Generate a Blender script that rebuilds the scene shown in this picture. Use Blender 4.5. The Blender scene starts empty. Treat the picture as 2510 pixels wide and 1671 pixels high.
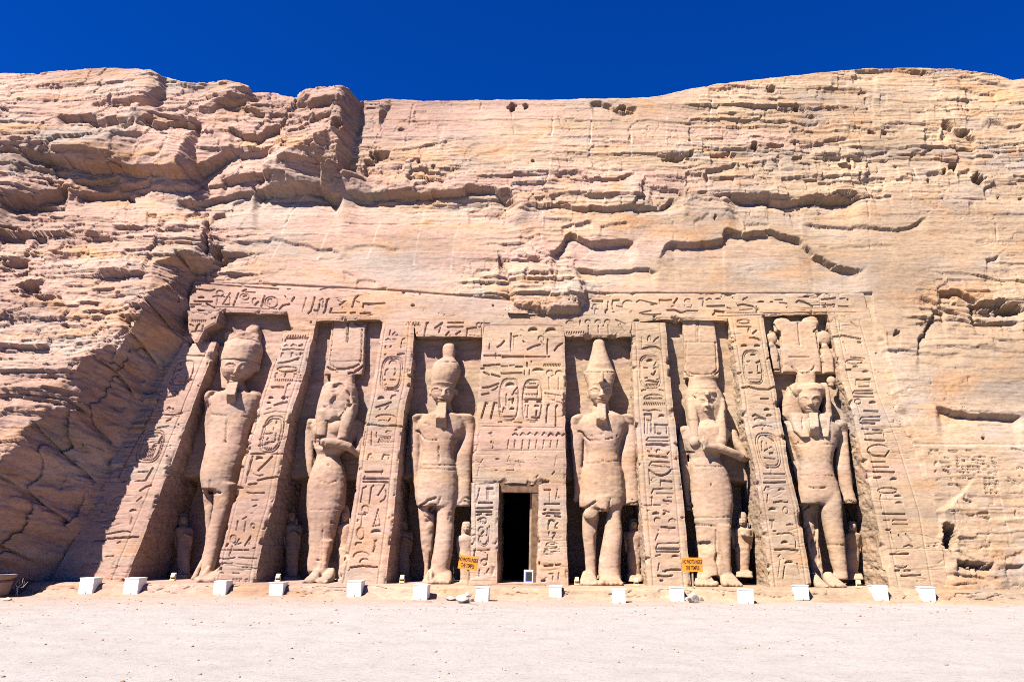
import bpy, bmesh, math, random
import numpy as np
from mathutils import Vector, Matrix
from mathutils.geometry import delaunay_2d_cdt

SC = bpy.context.scene
COL = SC.collection
R = math.radians
random.seed(7)

# ------------------------------------------------------------------ camera
CAM = np.array([0.0, -22.1, 1.6])
FOC, PPX, PPY = 1812.0, 1363.0, 835.5          # focal length and principal point in photograph pixels
PITCH, ROLL = R(14.9), R(0.5)
FWD = np.array([0, math.cos(PITCH), math.sin(PITCH)])
UP0 = np.array([0, -math.sin(PITCH), math.cos(PITCH)])
RX0 = np.array([1.0, 0, 0])
RGT = math.cos(ROLL) * RX0 + math.sin(ROLL) * UP0
UPV = math.cos(ROLL) * UP0 - math.sin(ROLL) * RX0

cd = bpy.data.cameras.new("camera")
cam = bpy.data.objects.new("camera", cd)
COL.objects.link(cam)
cd.sensor_fit = 'HORIZONTAL'
cd.sensor_width = 36.0
cd.lens = FOC / 2510.0 * 36.0
cd.shift_x = (1255.0 - PPX) / 2510.0
cd.clip_start = 0.1
cd.clip_end = 3000
m = Matrix.Identity(4)
for i in range(3):
    m[i][0], m[i][1], m[i][2], m[i][3] = RGT[i], UPV[i], -FWD[i], CAM[i]
cam.matrix_world = m
SC.camera = cam

# ------------------------------------------------------------------ sky and sun
SUN_EL, SUN_AZ = R(52), R(44)                  # azimuth measured to the left of the facade normal
TO_SUN = Vector((-math.sin(SUN_AZ) * math.cos(SUN_EL), -math.cos(SUN_AZ) * math.cos(SUN_EL), math.sin(SUN_EL)))
w = bpy.data.worlds.new("World")
SC.world = w
w.use_nodes = True
nt = w.node_tree
nt.nodes.clear()
sky = nt.nodes.new('ShaderNodeTexSky')
sky.sky_type = 'NISHITA'
sky.sun_disc = False
sky.sun_elevation = SUN_EL
sky.sun_rotation = math.atan2(TO_SUN.x, TO_SUN.y)
sky.altitude = 200
sky.air_density = 1.0
sky.dust_density = 0.3
sky.ozone_density = 3.0
pol = nt.nodes.new('ShaderNodeMix')            # a polarising filter's deep blue, the same over the whole sky
pol.data_type = 'RGBA'
pol.blend_type = 'MULTIPLY'
pol.inputs[0].default_value = 1.0
pol.inputs[7].default_value = (0.004, 0.235, 0.82, 1)
bg = nt.nodes.new('ShaderNodeBackground')
bg.inputs[1].default_value = 0.05
out = nt.nodes.new('ShaderNodeOutputWorld')
nt.links.new(sky.outputs[0], pol.inputs[6])
nt.links.new(pol.outputs[2], bg.inputs[0])
nt.links.new(bg.outputs[0], out.inputs[0])

sd = bpy.data.lights.new("sun", 'SUN')
sd.energy = 5.0
sd.angle = R(0.5)
sd.color = (1.0, 0.94, 0.86)
sun = bpy.data.objects.new("sun", sd)
COL.objects.link(sun)
sun.rotation_euler = TO_SUN.to_track_quat('Z', 'Y').to_euler()

SC.view_settings.view_transform = 'Standard'
SC.view_settings.look = 'None'
SC.view_settings.gamma = 1
SC.view_settings.use_curve_mapping = False
SC.view_settings.exposure = 1.75
SC.cycles.use_denoising = False
SC.cycles.filter_width = 1.0
SC.cycles.max_bounces = 6
SC.cycles.diffuse_bounces = 1

# ------------------------------------------------------------------ geometry helpers
Z0 = 0.3                                        # top of the ledge the temple stands on
BAT = R(15.0)                                   # batter of the cliff face
NRM = np.array([0, -math.cos(BAT), math.sin(BAT)])
VAX = np.array([0, math.sin(BAT), math.cos(BAT)])
ORG = np.array([0, 0, Z0])
FRONT = (0.0, math.tan(BAT))
WALL = (1.55, 0.135)


def A(x):
    return np.asarray(x, dtype=float)


def ray(x, y):
    x = A(x); y = A(y)
    return FWD + RGT * ((x - PPX) / FOC)[..., None] - UPV * ((y - PPY) / FOC)[..., None]


def project(P):
    d = P - CAM
    zc = d @ FWD
    return PPX + FOC * (d @ RGT) / zc, PPY - FOC * (d @ UPV) / zc


def on_plane(x, y, pl, dy=0.0):
    """photograph point -> world point on the leaning plane Y = y0 + lean * (z - Z0), moved dy"""
    d = ray(x, y)
    y0, ln = pl
    k = y0 + dy
    # CAM.y + t d.y = k + ln (CAM.z + t d.z - Z0)
    t = (k + ln * (CAM[2] - Z0) - CAM[1]) / (d[..., 1] - ln * d[..., 2])
    return CAM + d * t[..., None]


def on_ground(x, y, z=0.0):
    d = ray(x, y)
    t = (z - CAM[2]) / d[..., 2]
    return CAM + d * t[..., None]


def to_uvh(x, y, h):
    d = ray(x, y)
    h = A(h)
    t = (h - (CAM - ORG) @ NRM) / (d @ NRM)
    P = CAM + d * t[..., None]
    return P[..., 0], (P - ORG) @ VAX, P


def _hash(ix, iy, iz, seed):
    with np.errstate(over='ignore'):
        h = ix.astype(np.uint32) * np.uint32(374761393) + iy.astype(np.uint32) * np.uint32(668265263) \
            + iz.astype(np.uint32) * np.uint32(2246822519) + np.uint32((seed * 3266489917) & 0xffffffff)
        h = (h ^ (h >> np.uint32(13))) * np.uint32(1274126177)
        h = h ^ (h >> np.uint32(16))
        h = h * np.uint32(2654435761)
        h = h ^ (h >> np.uint32(15))
    return h.astype(np.float32) / np.float32(2147483648.0) - np.float32(1.0)


def vnoise(x, y, z, seed=0):
    x = np.asarray(x, np.float32); y = np.asarray(y, np.float32); z = np.asarray(z, np.float32)
    x, y, z = np.broadcast_arrays(x, y, z)
    fx, fy, fz = np.floor(x), np.floor(y), np.floor(z)
    ix, iy, iz = fx.astype(np.int64), fy.astype(np.int64), fz.astype(np.int64)
    tx, ty, tz = x - fx, y - fy, z - fz
    tx = tx * tx * (3 - 2 * tx); ty = ty * ty * (3 - 2 * ty); tz = tz * tz * (3 - 2 * tz)
    r = 0
    for dx in (0, 1):
        for dy in (0, 1):
            for dz in (0, 1):
                wgt = (tx if dx else 1 - tx) * (ty if dy else 1 - ty) * (tz if dz else 1 - tz)
                r = r + wgt * _hash(ix + dx, iy + dy, iz + dz, seed)
    return r


def fbm(x, y, z, oct=4, seed=0, gain=0.5):
    a, f, r = 1.0, 1.0, 0
    for o in range(oct):
        r = r + a * vnoise(x * f + 17.3 * o, y * f - 9.1 * o, z * f + 4.7 * o, seed + o)
        a *= gain
        f *= 2.03
    return r


def sstep(a, b, x):
    t = np.clip((x - a) / (b - a), 0, 1)
    return t * t * (3 - 2 * t)


def poly_dist(px, py, pts):
    """distance to a polyline, the y of the nearest point on it, and the position along it 0..1"""
    best = np.full(px.shape, 1e9); ny = np.zeros(px.shape); tt = np.zeros(px.shape)
    pts = A(pts)
    seg = np.hypot(*(pts[1:] - pts[:-1]).T)
    tot = max(seg.sum(), 1e-6)
    acc = 0
    for (ax, ay), (bx, by), L in zip(pts[:-1], pts[1:], seg):
        if L < 1e-6:
            continue
        t = np.clip(((px - ax) * (bx - ax) + (py - ay) * (by - ay)) / (L * L), 0, 1)
        cx = ax + t * (bx - ax); cy = ay + t * (by - ay)
        d = np.hypot(px - cx, py - cy)
        q = d < best
        best[q] = d[q]; ny[q] = cy[q]; tt[q] = ((acc + t * L) / tot)[q]
        acc += L
    return best, ny, tt


def mesh_from(name, V, F, mat=None, parent=None, smooth=True, attr=None):
    V = np.ascontiguousarray(V, np.float32)
    me = bpy.data.meshes.new(name)
    if isinstance(F, np.ndarray):
        nf, k = F.shape
        me.vertices.add(len(V)); me.vertices.foreach_set('co', V.ravel())
        me.loops.add(nf * k); me.loops.foreach_set('vertex_index', F.astype(np.int32).ravel())
        me.polygons.add(nf)
        me.polygons.foreach_set('loop_start', np.arange(0, nf * k, k, dtype=np.int32))
        me.update(calc_edges=True)
    else:
        me.from_pydata([tuple(v) for v in V], [], F)
    if smooth:
        me.polygons.foreach_set('use_smooth', np.ones(len(me.polygons), dtype=bool))
    for an, av in (attr or {}).items():
        at = me.attributes.new(an, 'FLOAT', 'POINT')
        at.data.foreach_set('value', np.ascontiguousarray(av, np.float32))
    me.validate()
    return link(name, me, mat, parent)


def link(name, me, mat=None, parent=None):
    o = bpy.data.objects.new(name, me)
    COL.objects.link(o)
    if mat:
        me.materials.clear(); me.materials.append(mat)
    if parent is not None:
        o.parent = parent
        loc = parent.location
        if parent.parent is not None:
            loc = loc + parent.parent.location
        me.transform(Matrix.Translation(-loc))
    return o


def thing(name, loc, label=None, cat=None, group=None):
    o = bpy.data.objects.new(name, None)
    o.empty_display_size = 0.3
    COL.objects.link(o)
    o.location = loc
    tag(o, label, cat, group)
    return o


def tag(o, label=None, cat=None, group=None, kind=None):
    if label: o['label'] = label
    if cat: o['category'] = cat
    if group: o['group'] = group
    if kind: o['kind'] = kind
    return o


def grid_faces(nr, nc, keep=None):
    i = np.arange(nr * nc).reshape(nr, nc)
    F = np.stack([i[:-1, :-1], i[:-1, 1:], i[1:, 1:], i[1:, :-1]], -1).reshape(-1, 4)
    if keep is not None:
        k = (keep[:-1, :-1] & keep[:-1, 1:] & keep[1:, 1:] & keep[1:, :-1]).reshape(-1)
        F = F[k]
    return F


def compact(V, F, *arrs):
    used = np.zeros(len(V), bool); used[F.ravel()] = True
    idx = np.cumsum(used) - 1
    return (V[used], idx[F]) + tuple(a[used] for a in arrs)


# ------------------------------------------------------------------ materials
def new_mat(name):
    mt = bpy.data.materials.new(name)
    mt.use_nodes = True
    t = mt.node_tree
    b = t.nodes['Principled BSDF']
    return mt, t, b


def ramp(t, fac, stops, interp='LINEAR'):
    n = t.nodes.new('ShaderNodeValToRGB')
    n.color_ramp.interpolation = interp
    e = n.color_ramp.elements
    while len(e) < len(stops):
        e.new(0.5)
    for q, (p, c) in zip(e, stops):
        q.position = p
        q.color = (c, c, c, 1) if isinstance(c, (int, float)) else (*c, 1)
    t.links.new(fac, n.inputs[0])
    return n.outputs[0]


def noise_tex(t, vec, scale, detail=6, rough=0.55, dist=0.0):
    n = t.nodes.new('ShaderNodeTexNoise')
    n.inputs['Scale'].default_value = scale
    n.inputs['Detail'].default_value = detail
    n.inputs['Roughness'].default_value = rough
    n.inputs['Distortion'].default_value = dist
    t.links.new(vec, n.inputs['Vector'])
    return n.outputs[0]


def mapping(t, vec, scale, loc=(0, 0, 0), rot=(0, 0, 0)):
    n = t.nodes.new('ShaderNodeMapping')
    n.inputs['Scale'].default_value = scale
    n.inputs['Location'].default_value = loc
    n.inputs['Rotation'].default_value = rot
    t.links.new(vec, n.inputs[0])
    return n.outputs[0]


def mixc(t, fac, a, b, blend='MIX'):
    n = t.nodes.new('ShaderNodeMix')
    n.data_type = 'RGBA'
    n.blend_type = blend
    for k, v in ((0, fac), (6, a), (7, b)):
        if isinstance(v, (int, float)):
            n.inputs[k].default_value = v
        elif isinstance(v, tuple):
            n.inputs[k].default_value = (*v, 1)
        else:
            t.links.new(v, n.inputs[k])
    return n.outputs[2]


def maths(t, op, a, b=None):
    n = t.nodes.new('ShaderNodeMath')
    n.operation = op
    for k, v in ((0, a), (1, b)):
        if v is None:
            continue
        if isinstance(v, (int, float)):
            n.inputs[k].default_value = v
        else:
            t.links.new(v, n.inputs[k])
    return n.outputs[0]


def stone_mat(name, tan=(0.262, 0.182, 0.118), pink=(0.282, 0.178, 0.138), grey=(0.225, 0.182, 0.150),
              orange=(0.290, 0.160, 0.078), bump=0.5, fine=1.0, mott=1.0, bed=1.0):
    mt, t, b = new_mat(name)
    geo = t.nodes.new('ShaderNodeNewGeometry')
    pos = geo.outputs['Position']
    sep = t.nodes.new('ShaderNodeSeparateXYZ')
    t.links.new(pos, sep.inputs[0])
    # beds of pink and tan, tilted a little, pinker towards the left of the cliff
    beds = noise_tex(t, mapping(t, pos, (0.10, 0.10, 0.75), rot=(0, R(2), 0)), 1.0, 5, 0.6, 0.4)
    xg = maths(t, 'MULTIPLY', sep.outputs[0], -0.016)
    side = maths(t, 'ADD', beds, xg)
    c = mixc(t, ramp(t, side, [(0.40, 0.0), (0.62, 1.0)]), tan, pink)
    blot = noise_tex(t, mapping(t, pos, (0.22, 0.22, 0.6), (3, 1, 7)), 1.0, 5, 0.62, 0.6)
    c = mixc(t, maths(t, 'MULTIPLY', ramp(t, blot, [(0.50, 0.0), (0.66, 1.0)]), 0.85 * mott), c, grey)
    och = noise_tex(t, mapping(t, pos, (0.3, 0.3, 0.9), (11, 4, 2)), 1.0, 5, 0.6, 0.8)
    c = mixc(t, maths(t, 'MULTIPLY', ramp(t, och, [(0.53, 0.0), (0.68, 1.0)]), 0.85 * mott), c, orange)
    val = noise_tex(t, mapping(t, pos, (0.16, 0.16, 0.4), (5, 9, 1)), 1.0, 4, 0.6, 0.5)
    c = mixc(t, 1.0, c, ramp(t, val, [(0.34, 0.76), (0.66, 1.14)]), 'MULTIPLY')
    streak = noise_tex(t, mapping(t, pos, (0.35, 0.35, 1.1), (2, 7, 3)), 1.0, 8, 0.7, 1.2)
    c = mixc(t, maths(t, 'MULTIPLY', ramp(t, streak, [(0.55, 0.0), (0.68, 1.0)]), 0.55 * mott), c, (0.165, 0.115, 0.085))
    # thin bedding lines and grain
    lines = noise_tex(t, mapping(t, pos, (0.5, 0.5, 9.0), rot=(0, R(1.5), 0)), 1.0, 6, 0.65, 0.3)
    c = mixc(t, bed, c, ramp(t, lines, [(0.34, 0.74), (0.5, 1.0), (0.68, 1.12)]), 'MULTIPLY')
    grain = noise_tex(t, mapping(t, pos, (6, 6, 11)), 1.0, 8, 0.75)
    c = mixc(t, 1.0, c, ramp(t, grain, [(0.32, 0.72), (0.5, 1.0), (0.70, 1.16)]), 'MULTIPLY')
    mk = t.nodes.new('ShaderNodeAttribute')
    mk.attribute_name = 'mark'
    c = mixc(t, mk.outputs['Fac'], c, (0.350, 0.285, 0.226))
    t.links.new(c, b.inputs['Base Color'])
    b.inputs['Roughness'].default_value = 0.92
    b.inputs['Specular IOR Level'].default_value = 0.15
    n1 = noise_tex(t, mapping(t, pos, (3.0, 3.0, 9.0)), 1.0, 8, 0.62, 0.3)
    n2 = noise_tex(t, mapping(t, pos, (22, 22, 30)), 1.0, 5, 0.6)
    hgt = maths(t, 'ADD', maths(t, 'MULTIPLY', n1, .35 + .65 * bed), maths(t, 'MULTIPLY', n2, 0.22 * fine))
    bp = t.nodes.new('ShaderNodeBump')
    bp.inputs['Strength'].default_value = bump
    bp.inputs['Distance'].default_value = 0.05
    t.links.new(hgt, bp.inputs['Height'])
    t.links.new(bp.outputs[0], b.inputs['Normal'])
    return mt


def plain_mat(name, col, rough=0.6, var=0.12, scale=6.0, metal=0.0, bump=0.0):
    mt, t, b = new_mat(name)
    tc = t.nodes.new('ShaderNodeTexCoord')
    n = noise_tex(t, tc.outputs['Object'], scale, 6, 0.6)
    c = mixc(t, 1.0, col, ramp(t, n, [(0.3, 1 - var), (0.7, 1 + var)]), 'MULTIPLY')
    t.links.new(c, b.inputs['Base Color'])
    b.inputs['Roughness'].default_value = rough
    b.inputs['Metallic'].default_value = metal
    if bump:
        bp = t.nodes.new('ShaderNodeBump')
        bp.inputs['Strength'].default_value = bump
        bp.inputs['Distance'].default_value = 0.01
        t.links.new(n, bp.inputs['Height'])
        t.links.new(bp.outputs[0], b.inputs['Normal'])
    return mt


M_CLIFF = stone_mat('cliff_sandstone', bump=0.7, bed=0.6)
M_CARVED = stone_mat('carved_sandstone', bump=0.5, mott=0.8, bed=0.7)
M_STATUE = stone_mat('statue_sandstone', tan=(0.277, 0.186, 0.120), pink=(0.285, 0.182, 0.135), bump=0.32, mott=0.5, bed=0.35)

# ------------------------------------------------------------------ cliff
K = 1.0658                                     # overview pixels to photograph pixels
# h of R: on the ridge of the overhanging mass, found from its shaded side
NET_ALL = """
0 560 1.3; 200 520 .95; 400 500 .6; 440 480 .35; 130 460 .7; 300 440 .35; 480 440 .15; 0 470 1.2; 0 440 1.4; -90 450 1.6
-90 300 1.7; -90 170 1.1; -90 60 1.0
0 330 1.6; 200 330 1.5; 400 368 1.3; 600 370 1.1; 740 370 1.1; 790 362 .85; 806 376 .5; 818 300 1.15; 826 240 1.15; 900 240 .25; 860 330 .25; 840 392 .3
0 400 1.2; 150 400 1.0; 300 410 .7; 450 400 .45; 600 395 .5; 740 400 .35; 560 442 .12; 740 452 .05; 860 458 .05
0 170 1.0; 200 160 1.2; 350 160 1.5; 325 215 1.6; 318 245 1.6; 384 180 1.3; 420 215 1.0; 347 256 1.1; 450 250 1.05; 500 190 1.05; 560 198 1.35; 578 216 .85; 600 230 .8; 680 232 .8; 702 205 1.3; 780 200 1.45; 760 290 1.35; 575 240 .9
200 60 1.0; 500 60 1.0; 800 60 .9; 850 60 .3; 1200 60 .3; 1600 60 .3; 2000 60 .3; 2460 60 .3
"""
NET_MASS = """
485 606 R; 440 618 R; 395 640 R; 340 668 R; 310 692 R; 290 735 R; 275 770 R; 235 788 R; 205 812 R; 215 850 R; 225 885 R; 200 915 R; 110 958 R; 60 1010 R; 20 1062 R; -40 1100 3.1
-90 1400 3.8; -90 1200 3.6; -90 1100 3.3; -90 1000 3.0; -90 800 2.4; -90 640 1.9
0 1000 2.6; 0 800 2.1; 100 900 2.2; 100 780 1.85; 200 780 1.75; 0 650 1.6; 150 650 1.45; 250 650 1.45; 350 600 1.1; 430 575 .9; 470 540 .6; 478 512 .45; 120 850 2.0; 180 870 1.95; 100 700 1.6; 200 580 1.15
600 600 .8; 560 700 1.5; 500 900 1.9; 400 1100 2.4; 300 1300 3.0; 200 1420 3.2; 540 470 .15
"""
NET_REST = """
447 625 0; 441 660 0; 433 700 0; 416 785 0; 374 840 0; 340 905 0; 307 965 0; 272 1030 0; 234 1110 0; 192 1200 0; 142 1280 0; 97 1350 0; 88 1390 0; 0 900 0; 0 1390 0
500 500 .0; 512 560 0; 510 615 0; 457 640 0; 503 530 0; 540 470 0
900 420 .4; 1180 440 .45; 1180 240 .3; 1500 230 .3; 1500 450 .35; 2000 430 .3; 2000 160 .3; 2460 180 .3; 2460 450 .25
600 455 .05; 900 465 .05; 1150 490 .05; 1500 520 .1; 1900 480 .15; 2460 600 .2; 700 560 0; 1100 560 0; 1500 620 0; 1900 650 0
1175 592 .02; 1200 622 .26; 1270 602 .16; 1332 645 .28; 1330 700 .26; 1260 708 .26; 1190 690 .24; 1160 600 0; 1172 718 0; 1346 722 0; 1350 640 0; 1260 730 0
500 700 0; 1000 700 0; 1600 720 0; 600 1400 0; 1200 1400 0; 1900 1400 0
1992 694 0; 2005 747 0; 2026 810 0; 2045 900 0; 2075 968 0; 2099 1021 0; 2151 1174 0; 2164 1246 0; 2180 1346 0
2004 690 .06; 2022 747 .15; 2046 810 .28; 2063 900 .25; 2093 968 .22; 2119 1018 .24; 2172 1172 .25; 2184 1246 .2; 2196 1346 .08
2460 800 .3; 2460 1100 .28; 2250 1100 .26; 2250 800 .28; 2460 1380 .15; 2460 1420 .1
"""
FOOT = [(455, 470), (474, 492), (486, 530), (496, 585), (500, 613), (447, 628), (441, 660), (433, 700), (416, 785), (374, 840), (340, 905), (307, 965), (272, 1030), (234, 1110), (192, 1200), (142, 1280), (97, 1350), (70, 1420)]
FOOT_END = [(870, 200), (838, 232), (829, 250), (822, 310), (806, 372), (792, 394)]      # right end of the boulder row on the skyline
FOOT_BLOCK = [(398, 150), (386, 186), (382, 215), (349, 252), (318, 252)]                # big block on the skyline
ROUGH = [(0, 1000, 1.0), (100, 850, 1.0), (200, 700, .9), (400, 580, .8), (200, 560, .8), (0, 500, 1.0), (100, 1250, .55), (300, 900, .55),
         (300, 470, .3), (450, 440, .25), (0, 350, .8), (300, 330, .5), (600, 330, .55), (760, 300, .75), (550, 230, .7), (300, 200, .45),
         (100, 200, .5), (900, 290, .25), (1100, 300, .2), (1000, 400, .8), (1400, 390, .7), (1400, 300, .25), (1700, 370, .8),
         (1900, 350, .75), (2200, 350, .6), (2000, 220, .45), (2300, 250, .5), (700, 520, .13), (1000, 560, .13), (1250, 650, .9),
         (1400, 560, .16), (1700, 560, .18), (2100, 560, .2), (2300, 620, .3), (2280, 700, .9), (2200, 850, .2), (2300, 900, .3),
         (2250, 1050, .15), (2300, 1230, .35), (2280, 1300, .5), (800, 680, .12), (1500, 680, .08), (1900, 680, .08), (1300, 1200, .08)]

VIEW = {'A': (0, 120, 2.7036), 'B': (840, 120, 2.7036), 'C': (1680, 120, 2.7036), 'H': (1870, 700, 1.9597),
        'E': (440, 700, 1.9597), 'D': (0, 700, 1.9597)}
# view; depth of the undercut (m); how far below the edge it fades (m); the edge
LEDGES = """
A .12 .5 0 245 100 250 330 240 440 235
A .75 1.0 60 600 150 650 350 690 450 720 560 740 690 735 790 740 860 770 1000 775 1110 780 1230 785 1370 760 1400 740 1480 690 1590 660
A .3 .5 1480 690 1700 665 1830 640
A .4 .5 1520 540 1600 570 1720 575 1760 545 1860 500
A .5 .5 1440 800 1480 835 1600 830 1790 800
A .7 .7 1655 850 1690 920 1900 910 2000 905 2100 910 2200 965 2271 965
B .6 .8 0 960 40 945 100 955 160 960 340 935 400 935 520 945 580 935 740 945 800 935 830 905 960 905 1020 920 1080 985 1150 1015 1165 1065
A .35 .4 1160 1000 1230 1010 1330 1000 1420 970 1640 930 1680 920
A .4 .4 490 930 600 930 700 920 780 915 840 915
A .35 .4 760 870 860 850 980 800
A .7 .7 0 985 100 985 200 975 330 930 450 890
A .3 .3 860 880 1000 885 1100 880 1250 880 1340 845
A .2 .3 1360 880 1480 870
A .3 .4 120 745 200 770 300 765 420 760
A .3 .4 450 850 560 840 690 820 760 780
A .25 .3 430 1160 500 1172 580 1165
A .28 .3 430 1190 550 1215 650 1230 740 1235
A .28 .3 740 1180 890 1175 1040 1150 1100 1130
A .3 .3 1050 1165 1200 1165 1330 1160
A .3 .3 960 1080 1000 1095 1040 1090
A .3 .3 1210 1085 1300 1075 1375 1070
A .3 .4 0 1190 60 1195 150 1215
A .3 .4 0 1240 90 1242 170 1240
A .3 .4 220 1250 300 1245
A .3 .4 330 1335 450 1340 600 1350
A .3 .4 810 1330 950 1330 1010 1300
A .4 .4 0 1420 40 1410 100 1395 180 1390
A .35 .5 820 940 880 945
A .2 .3 1530 1000 1600 980 1660 935
A .16 .5 1570 1295 1590 1270 1700 1265 1860 1270 2000 1295 2100 1325 2190 1330 2271 1345
B .09 .3 0 1340 80 1310 190 1295 400 1335
B .1 .3 0 1465 40 1480 80 1500
B .1 .3 80 1540 160 1535 230 1550
A .4 .4 1380 1375 1430 1388 1500 1365
A .3 .4 1400 1100 1450 1090 1500 1085
A .35 .4 370 440 560 450 700 455 860 430
A .3 .4 560 470 800 465 900 460
A .35 .4 900 450 1010 490 1200 470 1340 490
A .25 .3 0 380 60 385
A .25 .3 600 350 780 345 880 330
A .25 .3 1010 400 1200 390 1380 410 1460 380
A .3 .3 1430 330 1560 350 1640 330
A .3 .3 1780 440 1880 440 2000 440
A .3 .3 1620 380 1760 440
A .3 .3 1860 480 2060 440 2200 400
A .3 .3 1930 380 2040 370 2200 330
A .3 .3 1820 690 1960 710 2180 745
A .2 .3 2100 780 2180 775 2271 780
B .35 .4 130 720 190 730 250 700 310 680
B .2 .3 0 780 100 790 200 800 330 810
B .2 .3 240 770 330 780 410 770
B .25 .4 430 840 470 805 520 795 700 825
B .2 .3 640 790 740 790
B .25 .4 1385 860 1480 815 1550 815 1620 840 1640 870 1760 865 1860 855 1950 820
B .17 .3 1250 965 1400 965 1560 970 1580 945 1600 965 1720 975 1840 975
B .35 .5 1165 1060 1190 1025 1320 1020 1430 1025 1560 1035 1690 1050 1850 1055 1960 1040 2050 1035 2140 1020 2180 985 2271 990
B .15 .3 1320 1110 1380 1120 1530 1125
B .42 1.0 1370 1340 1410 1340 1460 1290 1480 1240 1510 1215 1560 1235 1660 1275 1800 1270 1950 1255
B .42 1.5 2070 1390 2110 1370 2150 1300 2180 1280 2271 1285 2441 1275 2528 1262 2534 1205 2621 1210 2741 1190 2831 1185 2891 1200 2951 1230 3031 1255 3061 1290 3101 1330 3121 1370 3171 1390 3221 1420 3271 1440 3351 1445 3441 1460 3496 1440
B .35 .5 1030 1335 1050 1400 1090 1490 1112 1560
B .26 .4 1540 1460 1700 1462 1900 1458 2100 1460
B .1 .3 860 1480 910 1455 1000 1455
B .08 .3 820 1075 900 1045 980 985
B .08 .3 820 1090 1000 1095 1055 1090
B .2 .3 1150 1370 1260 1390 1410 1430
B .2 .3 1200 1470 1290 1475 1370 1480
B .35 .3 1640 365 1720 355 1780 380 1850 415 1900 400 1960 385
B .2 .4 2030 900 2100 905 2200 930 2271 945
B .2 .3 1440 1180 1520 1150 1660 1130
B .12 .3 1700 1180 1800 1150 1900 1145
B .1 .3 470 415 560 415
B .08 .3 490 495 590 495 
B .08 .3 630 495 710 495
B .07 .3 660 640 690 605 740 590
B .06 .3 830 720 920 690 1040 660 1110 630
C .6 .8 260 970 400 965 540 955 560 985 660 995 800 990 880 960 960 985 1090 975 1185 970
C .2 .6 765 1160 1000 1165 1220 1180 1400 1195 1480 1185 1560 1135 1620 1110
C .15 .4 0 975 170 995 300 1005 340 1060 400 1110
C .15 .3 390 1140 480 1140 560 1155
C .15 .3 700 1050 730 1080 770 1115
C .1 .2 50 1155 90 1120 170 1065
C .2 .3 660 1020 720 1035 780 1030
C .15 .3 1060 515 1200 522 1370 512 1490 520
C .2 .3 1580 520 1630 530 1690 525
C .2 .3 1570 570 1650 575 1740 570
C .25 .4 760 640 900 620 960 600 1090 590
C .45 .5 1690 465 1760 510 1830 560 1930 600
C .25 .3 1990 1390 2050 1380 2080 1360
C .15 .3 1800 320 1900 320
C .15 .3 1190 320 1250 320
C .12 .3 1290 295 1335 302
C .12 .3 270 445 450 435 520 420 700 405
C .1 .3 330 510 345 460 450 440
C .15 .3 1240 925 1320 930
C .15 .3 1250 960 1380 970
C .08 .3 690 485 900 480 970 470
C .12 .3 1640 380 1700 375 1780 420
C .25 .3 160 690 230 700 300 690
C .3 .3 130 800 240 785 330 755
C .3 .4 0 810 80 825 160 825
C .2 .3 510 735 560 720 640 740
C .2 .3 1110 715 1230 700 1360 685
C .15 .3 920 710 1030 705
C .2 .3 1480 700 1560 690 1640 650
C .15 .3 1600 820 1700 825 1800 820
C .15 .3 1800 825 1900 790
C .15 .3 150 260 220 270 310 265
C .15 .3 960 195 1100 190 1270 180
C .15 .3 960 230 1080 225
C .12 .3 910 265 1060 275 1220 280
C .15 .3 1800 190 1900 195 2000 210 2180 245
C .2 .3 1860 265 1960 295 2070 290
C .1 .3 1480 400 1600 405
C .12 .3 1110 865 1300 850 1560 830 1700 820
C .12 .3 1860 440 1960 430
C .2 .3 2000 480 2130 530 2240 510
C .15 .3 1870 1010 1920 1020
C .05 .3 1940 1255 2000 1245
C .05 .3 900 1320 1100 1305 1400 1305
H .3 .5 750 40 870 90 990 130 1130 160 1254 170
H .5 .4 850 15 950 18 1050 60
H .6 .5 1010 85 1080 95 1150 90 1254 85
H .35 .5 740 265 770 235 790 185 815 150 830 115 890 110
H .4 .6 830 580 900 600 1000 615 1100 622 1254 630
H .12 .3 560 290 600 305 740 320 900 330 960 325
H .12 .3 590 215 640 245 660 245
H .06 .3 730 360 800 375 860 385
H .06 .3 1100 270 1180 275 1250 265
H .07 .2 1180 940 1220 945 1240 955
H .4 .4 930 1310 1000 1345 1080 1340 1120 1320
H .16 .3 630 1395 700 1390 900 1390 960 1385 1050 1390 1140 1410
H .12 .3 1040 1340 1090 1380 1140 1405
H .2 .3 1170 1335 1210 1345 1254 1340
H .1 .3 940 1240 1000 1245 1100 1250
H .1 .3 1160 1300 1200 1290 1254 1270
H .12 .3 900 1245 980 1290 1040 1300
D .35 .4 560 120 600 150 650 250 730 290 800 335
D .3 .4 415 280 480 330 560 350 640 400 700 440
D .35 .4 290 750 380 760 480 790 545 830
D .2 .4 330 760 318 850 285 940 280 1040 330 1130
D .2 .3 10 930 100 940 200 935 320 930
D .15 .3 0 1100 100 1110 240 1100 330 1130
D .2 .3 80 1270 150 1275 220 1270
E .12 .3 700 15 760 10 840 20
E .15 .3 960 15 1050 20 1130 18
E .1 .3 60 70 140 70 160 75
"""
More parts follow.
